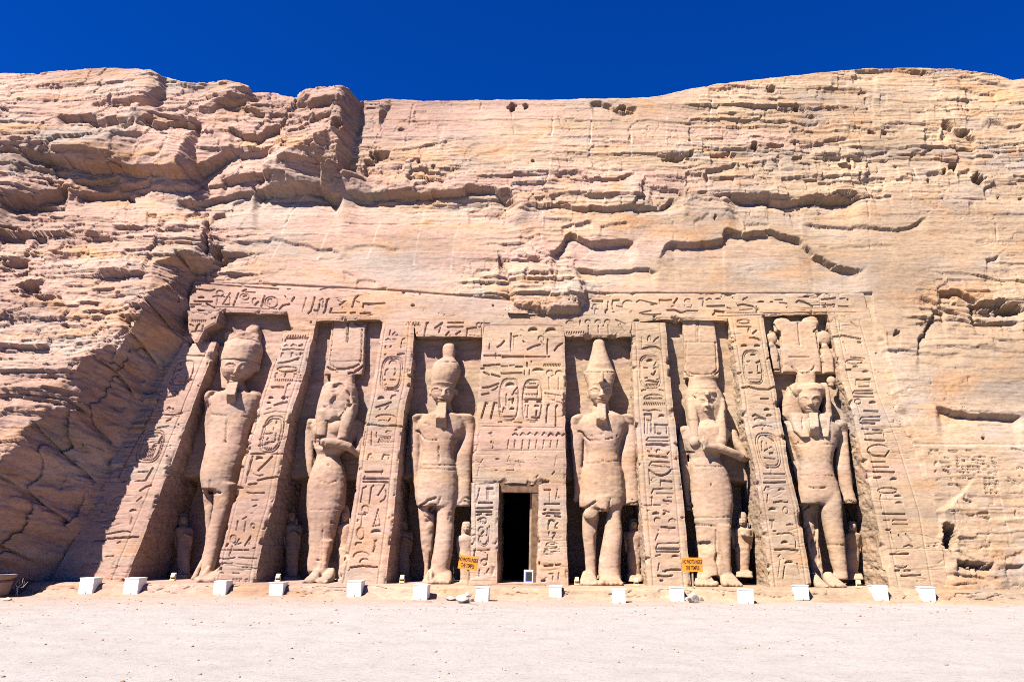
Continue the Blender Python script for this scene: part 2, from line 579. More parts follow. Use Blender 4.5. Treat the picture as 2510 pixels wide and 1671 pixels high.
HOLES = """
B 1120 380 32 26 .6; B 1210 375 20 18 .4; B 385 545 22 15 .3; B 230 700 60 22 .45; B 500 750 15 12 .3; B 605 765 12 15 .3; B 1260 760 15 15 .3
B 2200 720 80 30 .6; B 1850 392 40 14 .4; B 1080 950 60 40 .35
C 570 265 35 25 .5; C 730 390 20 25 .4; C 455 650 30 22 .5; C 600 650 60 18 .4; C 730 620 12 15 .3; C 740 720 40 22 .45; C 1240 550 32 27 .5; C 1325 555 22 22 .4
C 1065 775 45 25 .5; C 1780 770 40 30 .55; C 1945 860 58 45 .8; C 1605 875 12 12 .3; C 1155 825 12 10 .25; C 1850 545 40 22 .5; C 20 705 35 25 .5; C 1550 160 60 9 .35
C 2075 985 12 9 .25; C 2225 985 15 9 .25; C 1720 800 22 22 .3; C 200 1110 12 12 .2; C 1080 960 90 14 .3
H 905 1205 33 62 1.0; H 885 1170 18 40 .7; H 1100 75 85 20 .5; H 1200 100 60 22 .5; H 640 230 22 14 .2; H 1065 735 10 10 .25; H 1020 1328 70 16 .5; H 700 735 18 16 .12
A 2230 480 40 35 .5; A 980 460 40 18 .4; A 1440 1345 45 35 .5; A 1360 1270 22 70 .5; A 1375 1180 18 50 .4; A 150 1480 60 50 .35; A 60 660 60 25 .3; A 100 1195 50 12 .3
D 150 20 55 28 .4; D 235 60 60 20 .3; D 350 190 60 14 .4
"""
PALE = """
B 250 1120 150 1430; B 560 960 500 1230 470 1430; B 815 960 790 1090 740 1260 715 1480; B 1650 360 1640 700; A 2000 920 1890 1150 1850 1290 1790 1400
A 2190 1160 2100 1400; A 1110 470 1090 700; A 830 430 800 600; A 590 230 560 350; C 180 320 160 660; C 1000 330 1060 500; C 455 360 455 490
H 710 765 1254 770; H 850 1128 1254 1112; B 690 460 610 740; B 1410 370 1380 700 1365 860; A 0 880 40 1000; C 1040 460 1060 520; C 2000 920 2020 960
B 1915 500 1910 700; B 400 560 400 680; C 1500 760 1570 900; B 2150 450 2140 640; H 1100 850 1190 1200; A 120 890 95 985; B 1320 1020 1320 1260; B 640 1020 560 1030
"""
SEAMS = """
B 465 370 430 560 400 680; B 690 460 660 520; B 920 360 900 480; B 1120 420 1140 560; B 1410 370 1380 600; B 1650 480 1640 620; B 1915 500 1910 700; B 2180 380 2160 460
C 180 320 165 420; C 455 360 455 480; C 1210 1000 1230 1320; C 1500 760 1530 830; C 2055 1160 2062 1290 1940 1300; C 130 270 130 320; C 1730 130 1730 190
B 605 760 605 800; B 1100 860 1105 900; B 1360 820 1360 860; B 2195 1140 2200 1380; B 1850 990 1850 1040; B 810 1090 770 1170; A 1960 1000 1890 1150; B 490 1240 505 1210
A 800 560 790 740; A 1405 520 1410 590; A 1600 560 1600 660; A 1780 290 1780 440; B 1320 1050 1320 1200; B 0 1150 350 1155 640 1150; B 300 1070 520 1075; C 890 1310 1400 1310
A 1700 1020 1990 1022; A 1640 1235 1790 1225; A 1980 1232 2110 1228; A 2120 1390 2271 1395; B 0 500 150 500; B 980 565 1090 570; B 1300 1200 1320 1260
"""
SKYLINE = [(-200, 180), (0, 170), (70, 170), (130, 163), (195, 158), (215, 155), (250, 156), (300, 159), (345, 160), (372, 176), (410, 184), (440, 190), (480, 189), (520, 184), (555, 190),
           (572, 197), (577, 214), (600, 212), (640, 213), (642, 218), (680, 224), (690, 212), (705, 204), (735, 200), (785, 196), (800, 201), (812, 215), (826, 231), (850, 232),
           (890, 228), (960, 232), (1050, 231), (1150, 230), (1280, 229), (1400, 225), (1490, 225), (1540, 214), (1600, 202), (1660, 192), (1750, 181), (1850, 171), (1950, 161),
           (2010, 156), (2120, 157), (2200, 160), (2270, 168), (2310, 178), (2330, 183), (2360, 181), (2560, 190)]


def build_cliff():
    SLOPE = 2.5

    def foot_uv(poly, h):
        p = A(poly) * K
        u, v, _ = to_uvh(p[:, 0], p[:, 1], h)
        return np.stack([u, v], 1)

    def left_dist(X, Y, poly):
        """distance to the foot line, negative to its right (lines run top to bottom)"""
        best = np.full(X.shape, 1e9); sg = np.zeros(X.shape)
        for (ax, ay), (bx, by) in zip(poly[:-1], poly[1:]):
            L2 = (bx - ax) ** 2 + (by - ay) ** 2
            t = np.clip(((X - ax) * (bx - ax) + (Y - ay) * (by - ay)) / L2, 0, 1)
            d = np.hypot(X - ax - t * (bx - ax), Y - ay - t * (by - ay))
            cr = (bx - ax) * (Y - ay) - (by - ay) * (X - ax)
            q = d < best - 1e-9
            best[q] = d[q]; sg[q] = np.sign(-cr)[q]
        return best * sg
    foot = foot_uv(FOOT, 0.0)

    def read(txt):
        r_ = []
        for q in txt.replace('\n', ';').split(';'):
            f = q.split()
            if len(f) < 3:
                continue
            x, y = float(f[0]) * K, float(f[1]) * K
            if f[2] == 'R':
                lo, hi = 0.0, 5.0
                for _ in range(40):
                    h = .5 * (lo + hi)
                    u, v, _p = to_uvh(x, y, h)
                    dd = left_dist(A([u]), A([v]), foot)[0]
                    if SLOPE * dd > h: lo = h
                    else: hi = h
                h = max(h, .25)
            else:
                h = float(f[2])
            r_.append((x, y, h))
        return r_
    du = 0.031
    us = np.arange(-27.0, 24.0, du)
    vs = np.arange(-1.8, 24.5, du)
    U, Vv = np.meshgrid(us, vs)
    # wander the lookup so that facets get ragged edges
    wu = U + 0.05 * fbm(U * .9, Vv * 1.5, 3.1, 3, 5) + .05 * fbm(U * 3, Vv * 3, 3.1, 3, 7)
    wv = Vv + 0.05 * fbm(U * 1.1, Vv * 1.1, 8.4, 3, 6) + .05 * fbm(U * 3, Vv * 3, 9.1, 3, 8)

    def surface(plist, far):
        pts = A(plist)
        cu, cv, _ = to_uvh(pts[:, 0], pts[:, 1], pts[:, 2])
        allp = [Vector((a, b)) for a, b in zip(cu, cv)] + [Vector(f[:2]) for f in far]
        hh = list(pts[:, 2]) + [f[2] for f in far]
        ov, _, of, orig, _, _ = delaunay_2d_cdt(allp, [], [], 0, 1e-4)
        hv = [hh[o[0]] for o in orig]
        H = np.zeros_like(U)
        for tri in of:
            a, b, c = [ov[i] for i in tri]
            ha, hb, hc = [hv[i] for i in tri]
            i0 = max(int((min(a.x, b.x, c.x) - us[0] - .3) / du), 0); i1 = min(int((max(a.x, b.x, c.x) - us[0] + .3) / du) + 2, len(us))
            j0 = max(int((min(a.y, b.y, c.y) - vs[0] - .3) / du), 0); j1 = min(int((max(a.y, b.y, c.y) - vs[0] + .3) / du) + 2, len(vs))
            if i1 <= i0 or j1 <= j0:
                continue
            X = wu[j0:j1, i0:i1]; Y = wv[j0:j1, i0:i1]
            det = (b.y - c.y) * (a.x - c.x) + (c.x - b.x) * (a.y - c.y)
            if abs(det) < 1e-9:
                continue
            l1 = ((b.y - c.y) * (X - c.x) + (c.x - b.x) * (Y - c.y)) / det
            l2 = ((c.y - a.y) * (X - c.x) + (a.x - c.x) * (Y - c.y)) / det
            l3 = 1 - l1 - l2
            q = (l1 >= -1e-4) & (l2 >= -1e-4) & (l3 >= -1e-4)
            H[j0:j1, i0:i1][q] = (l1 * ha + l2 * hb + l3 * hc)[q]
        return H
    HL = surface(read(NET_ALL) + read(NET_MASS), [(-60, -3, 3.5), (-60, 30, 2), (60, -3, .2), (60, 30, .3), (0, 40, .3), (-30, 40, 1), (-40, 10, 2.5)])
    H = surface(read(NET_ALL) + read(NET_REST), [(-60, -3, .1), (-60, 30, 2), (60, -3, .2), (60, 30, .3), (0, 40, .3), (-30, 40, 1), (-40, 10, 0)])
    ld = left_dist(wu, wv, foot)
    vtop = np.interp(0, [0], [foot[0, 1]])
    side_h = SLOPE * ld + .28 * fbm(U * 1.3, Vv * 1.9, 4.1, 5, 62, .55) * sstep(0, .3, ld)
    # the shaded side is broken into big blocks
    hb = SLOPE * np.clip(ld, 0, None)
    ro = Vv * .75 - .25 * hb + .25 * fbm(U * .8, Vv * .8, 3.3, 2, 161)
    co = hb * .55 + .45 * vnoise(np.floor(ro) * 3.7, .5, .5, 163) + .12 * fbm(U * 1.5, Vv * 1.5, 1.3, 3, 165)
    off = _hash(np.floor(ro).astype(np.int64), np.floor(co).astype(np.int64), np.zeros(ro.shape, np.int64), 167)
    edge = np.minimum(np.abs(ro - np.round(ro)) / .75, np.abs(co - np.round(co)) / .55)
    side_h = side_h + (SLOPE * (.16 * off + .14 * (ro - np.floor(ro) - .5) * _hash(np.floor(ro).astype(np.int64), np.floor(co).astype(np.int64), np.ones(ro.shape, np.int64), 169)) - .35 * np.exp(-(edge / .05) ** 2)) * sstep(0, .35, ld)
    mass = (ld > 0) & (Vv < vtop + 1.5) & (U < foot[:, 0].max())
    low = sstep(vtop + 1.5, vtop - 1.0, Vv)
    H = np.where(mass, np.where(low > 0, np.minimum(HL, side_h + (1 - low) * 5), H), H)
    face = mass & (side_h < HL)
    for poly, base, hp in ((FOOT_END, .28, .3), (FOOT_BLOCK, 1.05, 1.05)):
        fu = foot_uv(poly, hp)
        l2_ = left_dist(wu, wv, fu)
        zone = (Vv > fu[:, 1].min() - .2) & (Vv < fu[:, 1].max() + 1.2) & (np.abs(U - fu[:, 0].mean()) < 2.2)
        cut = base + np.clip(2.2 * l2_, 0, None)
        H = np.where(zone & (l2_ > -.8), np.minimum(H, np.where(l2_ > 0, cut, base)), H)

    def place(h):
        return ORG + U[..., None] * RX0 + Vv[..., None] * VAX + h[..., None] * NRM
    SX, SY = project(place(H))
    # roughness
    rx = A([r[0] for r in ROUGH]) * K; ry = A([r[1] for r in ROUGH]) * K; rr = A([r[2] for r in ROUGH])
    num = np.zeros_like(U); den = np.full_like(U, 1e-6)
    for x, y, r_ in zip(rx, ry, rr):
        wgt = np.exp(-(((SX - x) / 120) ** 2 + ((SY - y) / 75) ** 2)) + 1e-5
        num += wgt * r_; den += wgt
    RG = num / den * np.where(SX < 900, .72, .62)
    RG = np.where(face, .34, RG)
    near_fac = (SX > 480) & (SX < 2150) & (SY > 690)
    # bedding: layers that stand proud at their lower edge
    tilt = np.where(SX < 700, 0.06, 0.015)
    q0 = Vv - tilt * U + 0.22 * fbm(U * .12, Vv * .2, 1.7, 2, 11)
    D = np.zeros_like(U)
    for T, amp, sd, mu in ((1.25, .26, 21, .22), (.52, .15, 31, .45), (.22, .07, 41, .8), (.10, .028, 46, 1.3)):
        jog = np.floor(U / (T * 1.3 + .5) + .6 * vnoise(U * .6, Vv * .35, sd * .2, sd + 5)).astype(np.int64)
        q = q0 / T + .5 * vnoise(q0 * .9 / T, 0.3, sd, sd) + .04 * fbm(U * 1.6, Vv * 1.2, sd, 3, sd) + .16 * _hash(jog, jog * 0 + sd, jog * 0, sd + 6)
        lay = np.floor(q); f = q - lay
        mask = sstep(-.02, .16, vnoise(U * mu, lay * 7.31, sd * .37, sd + 1) + .35 * vnoise(U * mu * 4, lay * 3.1, sd, sd + 2))
        prof = (1 - f) ** 1.5 * sstep(0, .05, f) - .35
        D += amp * prof * mask * np.clip(RG, 0, 1.2)
    # angular blocks: every bed is broken into pieces that stand at their own depth
    for T, Wd, amp, sd in ((2.1, 3.4, .26, 151), (.95, 1.9, .20, 101), (.42, .9, .11, 111), (.19, .5, .045, 121)):
        q = q0 / T + .22 * vnoise(U * .3, Vv * .5, sd, sd) + .02 * fbm(U * 2.5, Vv * 2.5, sd, 2, sd)
        lay = np.floor(q)
        bq = U / Wd + 3.3 * vnoise(lay * 5.17, 0.5, sd * .1, sd + 3) + .22 * (q - lay) * vnoise(lay * 2.2, 1.5, .5, sd + 4) + .12 * fbm(U * 1.6, Vv * 1.6, sd, 3, sd + 5)
        bi = np.floor(bq)
        off = _hash(lay.astype(np.int64), bi.astype(np.int64), np.full(bi.shape, sd, np.int64), sd)
        tl = _hash(lay.astype(np.int64), bi.astype(np.int64), np.full(bi.shape, sd + 1, np.int64), sd)
        D += amp * (off + .8 * tl * (bq - bi - .5) + .5 * (.5 - (q - lay))) * np.clip(RG - .12, 0, 1.1)
    # joints across the beds
    jn = fbm(U * .8 + .25 * Vv, Vv * .25, 5.5, 4, 51)
    D -= .22 * RG * np.exp(-(jn / .035) ** 2) * sstep(-.1, .4, vnoise(U * .4, Vv * .5, 2.2, 53)) * sstep(.4, .8, RG)
    big = fbm(U * .45, Vv * .8, 7.7, 5, 61)
    D += big * (.010 + .07 * RG)
    rid = 1 - np.abs(fbm(U * 1.3, Vv * 2.4, 2.7, 5, 71)) * 1.6
    D += (rid - .5) * .03 * RG
    D += fbm(U * 3.0, Vv * 7.0, .7, 4, 81) * (.006 + .018 * RG)
    # hairline cracks, mostly along the beds
    for fu, fv, sd, wd, dp in ((.35, 1.6, 131, .014, .06), (.9, 2.6, 137, .02, .045), (1.3, .5, 143, .018, .05)):
        hc = fbm(U * fu, Vv * fv - .06 * U, sd * .1, 5, sd)
        D -= dp * np.exp(-(hc / wd) ** 2) * sstep(.05, .45, vnoise(U * .55, Vv * .9, sd * .3, sd + 7)) * sstep(.05, .2, RG)
    # ledges, holes and joints traced from the photograph
    stp = np.floor(U * 1.7 + .8 * fbm(U * .9, Vv * .9, 1.4, 3, 92)).astype(np.int64)
    wx = SX + 4 * fbm(U * 2.2, Vv * 2.2, 4.4, 4, 91)
    wy = SY + 2.5 * fbm(U * 2.2, Vv * 2.2, 6.4, 4, 95) + 4.0 * _hash(stp, np.floor(Vv * .8).astype(np.int64), stp * 0, 93)

    def box(x0, x1, y0, y1):
        q = (SX > x0) & (SX < x1) & (SY > y0) & (SY < y1)
        rows = np.where(q.any(1))[0]; cols = np.where(q.any(0))[0]
        if len(rows) == 0:
            return None
        return slice(rows[0], rows[-1] + 1), slice(cols[0], cols[-1] + 1)
    for ln in LEDGES.strip().splitlines():
        f = ln.split()
        x0, y0, s = VIEW[f[0]]
        dep, fade = float(f[1]), float(f[2])
        p = A(list(map(float, f[3:]))).reshape(-1, 2) / s + (x0, y0)
        pxm = 60.0
        b = box(p[:, 0].min() - 25, p[:, 0].max() + 25, p[:, 1].min() - 25, p[:, 1].max() + fade * 1.6 * pxm + 25)
        if b is None:
            continue
        X, Y = wx[b], wy[b]
        # height of the edge above each column
        o = np.argsort(p[:, 0]); ey = np.interp(X, p[o, 0], p[o, 1])
        d, ny, tt = poly_dist(X, Y, p)
        dep *= (.72 if p[:, 0].max() < 1000 else .58) if dep > .3 else .55
        below = Y - ny
        if (np.diff(p[:, 0]) > 0).all():
            below = Y - ey
            tt = np.clip((X - p[0, 0]) / (p[-1, 0] - p[0, 0]), 0, 1)
            d = np.where((tt > 0) & (tt < 1), np.minimum(d, np.abs(below)), d)
            near_ = ((tt > 0) & (tt < 1)).astype(float)
        else:
            near_ = np.exp(-(np.clip(d - np.abs(below), 0, None) / 6) ** 2)
        ends = sstep(0, .10, tt) * sstep(0, .10, 1 - tt)
        inx = (tt > .001) & (tt < .999) | (d < 4)
        horiz = sstep(0, 1.6, below) * np.exp(-np.clip(below, 0, None) / (fade * pxm * 1.0)) * (below > 0) * near_
        groove = .55 * np.exp(-(d / 2.0) ** 2)
        D[b] -= dep * np.maximum(horiz, groove) * ends * inx * (1.12 + .12 * vnoise(X * .02, Y * .02, 1.0, 97))
        lip = np.exp(np.clip(below, None, 0) / 10) * (below <= 0) * near_
        D[b] += .05 * dep * lip * ends
    for ln in HOLES.replace('\n', ';').split(';'):
        f = ln.split()
        if len(f) < 6:
            continue
        x0, y0, s = VIEW[f[0]]
        cx, cy, ax, ay, dep = float(f[1]) / s + x0, float(f[2]) / s + y0, float(f[3]) / s, float(f[4]) / s, float(f[5])
        b = box(cx - ax * 2 - 8, cx + ax * 2 + 8, cy - ay * 2 - 8, cy + ay * 2 + 8)
        if b is None:
            continue
        X, Y = wx[b], wy[b]
        rr_ = np.hypot((X - cx) / ax, (Y - cy) / ay) + .25 * fbm(X * .15, Y * .15, cx, 3, 99)
        D[b] -= .8 * dep * sstep(1.0, .65, rr_)
    MK = np.zeros_like(U)
    for txt, dep, pale in ((PALE, .0, 1), (SEAMS, .05, 0)):
        for ln in txt.replace('\n', ';').split(';'):
            f = ln.split()
            if len(f) < 5:
                continue
            x0, y0, s = VIEW[f[0]]
            p = A(list(map(float, f[1:]))).reshape(-1, 2) / s + (x0, y0)
            b = box(p[:, 0].min() - 10, p[:, 0].max() + 10, p[:, 1].min() - 10, p[:, 1].max() + 10)
            if b is None:
                continue
            X, Y = SX[b] + .35 * (wx[b] - SX[b]), SY[b]
            d, ny, tt = poly_dist(X, Y, p)
            brk = sstep(-.35, .25, vnoise(X * .05, Y * .05, len(p) + p[0, 0], 77))
            if pale:
                MK[b] = np.maximum(MK[b], np.exp(-(d / 1.9) ** 2) * .62 * (.35 + .65 * brk))
            else:
                D[b] -= dep * np.exp(-(d / 1.7) ** 2) * brk
    # the wall dips a little behind the edge of the carved front, so that the two meet cleanly
    ft = np.interp(SX, [452, 960, 1250, 1440, 2132], [688, 712, 736, 719, 718])
    D -= .10 * sstep(-5, 0, SY - ft) * (SX > 445) * (SX < 2140) * (H < .12)
    D -= 1.0 * carve(SX, SY, GLYPHS['ST'])
    P0 = place(H + D)
    # roll the top over into the plateau behind
    sx, sy = project(P0)
    sk = A(SKYLINE) * K
    lim = np.interp(sx, sk[:, 0], sk[:, 1]) + 1.5 * fbm(U * 2, 0 * U, 1.2, 3, 14)
    over = np.clip((lim - sy) / 50.0, 0, None)
    P0[..., 1] += over * 4.0
    P0[..., 2] -= over * 1.08
    keep = np.ones(U.shape, bool)
    sx, sy = SX, SY
    poly_l = np.interp(sy, [690, 830, 1445], [480, 470, 150])
    poly_r = np.interp(sy, [690, 740, 796, 863, 960, 1032, 1088, 1251, 1328, 1435], [2110, 2118, 2130, 2150, 2172, 2204, 2228, 2284, 2297, 2314])
    top = np.interp(sx, [452, 960, 1232, 1243, 1428, 1440, 2132], [702, 725, 748, 772, 774, 732, 731])
    inside = (sy > top) & (sx > poly_l) & (sx < poly_r) & (sy < 1480)
    # drop the wall where the temple is cut into it
    keep &= ~inside
    keep &= over < 3.0
    Fc = grid_faces(*U.shape, keep)
    Vx, Fc, mk = compact(P0.reshape(-1, 3), Fc, MK.ravel())
    o = mesh_from('cliff', Vx, Fc, M_CLIFF, smooth=False, attr={'mark': mk})
    tag(o, 'rough layered sandstone cliff that the temple is cut into', 'cliff', kind='structure')
    return o



# ------------------------------------------------------------------ ground
def build_ground():
    xs = np.unique(np.concatenate([np.linspace(-600, -40, 15), np.linspace(-40, -22, 40), np.arange(-22, 22, .09), np.linspace(22, 40, 40), np.linspace(40, 600, 15)]))
    ys = np.unique(np.concatenate([np.linspace(-600, -30, 15), np.linspace(-30, -16, 60), np.arange(-16, 2.5, .07), np.linspace(2.5, 300, 12)]))
    X, Y = np.meshgrid(xs, ys)
    loc = np.exp(-((np.abs(X) / 30) ** 6)) * np.exp(-((np.abs(Y + 8) / 22) ** 6))
    Zg = loc * (.03 * fbm(X * .35, Y * .5, .2, 4, 3) + .008 * fbm(X * 3, Y * 3, .3, 3, 4) + .004 * fbm(X * 9, Y * 9, .3, 2, 8))
    # the shallow tyre rut at the right
    sx, sy = project(np.stack([X, Y, Zg], -1))
    rut, _, _ = poly_dist(sx, sy, [(2090, 1480), (2200, 1488), (2300, 1493), (2420, 1492), (2510, 1500)])
    Zg = Zg - .03 * np.exp(-(rut / 3) ** 2) * (Y > -21)
    V = np.stack([X, Y, Zg], -1).reshape(-1, 3)
    mt, t, b = new_mat('pale_sand')
    geo = t.nodes.new('ShaderNodeNewGeometry')
    pos = geo.outputs['Position']
    sep = t.nodes.new('ShaderNodeSeparateXYZ'); t.links.new(pos, sep.inputs[0])
    big = noise_tex(t, mapping(t, pos, (.12, .3, 1)), 1.0, 5, .6, .5)
    k = maths(t, 'ADD', maths(t, 'MULTIPLY', sep.outputs[1], .075), maths(t, 'MULTIPLY', sep.outputs[0], -.012))
    k = maths(t, 'ADD', k, maths(t, 'MULTIPLY', big, .6))
    c = mixc(t, ramp(t, k, [(-.05, 0.0), (0.24, 1.0)]), (.238, .216, .204), (.238, .182, .148))
    n2 = noise_tex(t, mapping(t, pos, (1.6, 1.6, 1)), 1.0, 7, .65)
    c = mixc(t, 1.0, c, ramp(t, n2, [(.3, .88), (.5, 1.0), (.72, 1.07)]), 'MULTIPLY')
    n3 = noise_tex(t, mapping(t, pos, (12, 12, 1)), 1.0, 6, .7)
    c = mixc(t, 1.0, c, ramp(t, n3, [(.30, .66), (.45, 1.0), (.75, 1.10)]), 'MULTIPLY')
    t.links.new(c, b.inputs['Base Color'])
    b.inputs['Roughness'].default_value = .95
    b.inputs['Specular IOR Level'].default_value = .1
    bp = t.nodes.new('ShaderNodeBump'); bp.inputs['Strength'].default_value = .7; bp.inputs['Distance'].default_value = .03
    t.links.new(noise_tex(t, mapping(t, pos, (9, 9, 9)), 1.0, 10, .78), bp.inputs['Height'])
    t.links.new(bp.outputs[0], b.inputs['Normal'])
    o = mesh_from('ground', V, grid_faces(*X.shape), mt)
    tag(o, 'pale trodden sand in front of the temple', 'ground', kind='structure')


build_ground()

# ------------------------------------------------------------------ carved signs
GV = {'a': (440, 740, 4.48), 'b': (440, 1080, 4.126), 'c': (680, 740, 4.48), 'd': (680, 1080, 4.126), 'e': (960, 740, 4.48), 'f': (960, 1080, 4.126),
      'g': (1360, 740, 4.48), 'h': (1360, 1080, 4.126), 'i': (1600, 740, 4.48), 'j': (1600, 1080, 4.126), 'k': (1840, 740, 4.48), 'l': (1840, 1080, 4.126), 'm': (440, 680, 4.5308),
      'n': (960, 720, 4.908), 'o': (1420, 700, 6.2), 'p': (1760, 700, 5.6095), 'q': (1140, 760, 3.646), 'r': (200, 820, 2.528), 's': (1980, 760, 2.306),
      't': (2200, 1060, 4.126), 'u': (1200, 1170, 5.227), 'z': (500, 1380, 13.09), 'S': (0, 0, 1)}
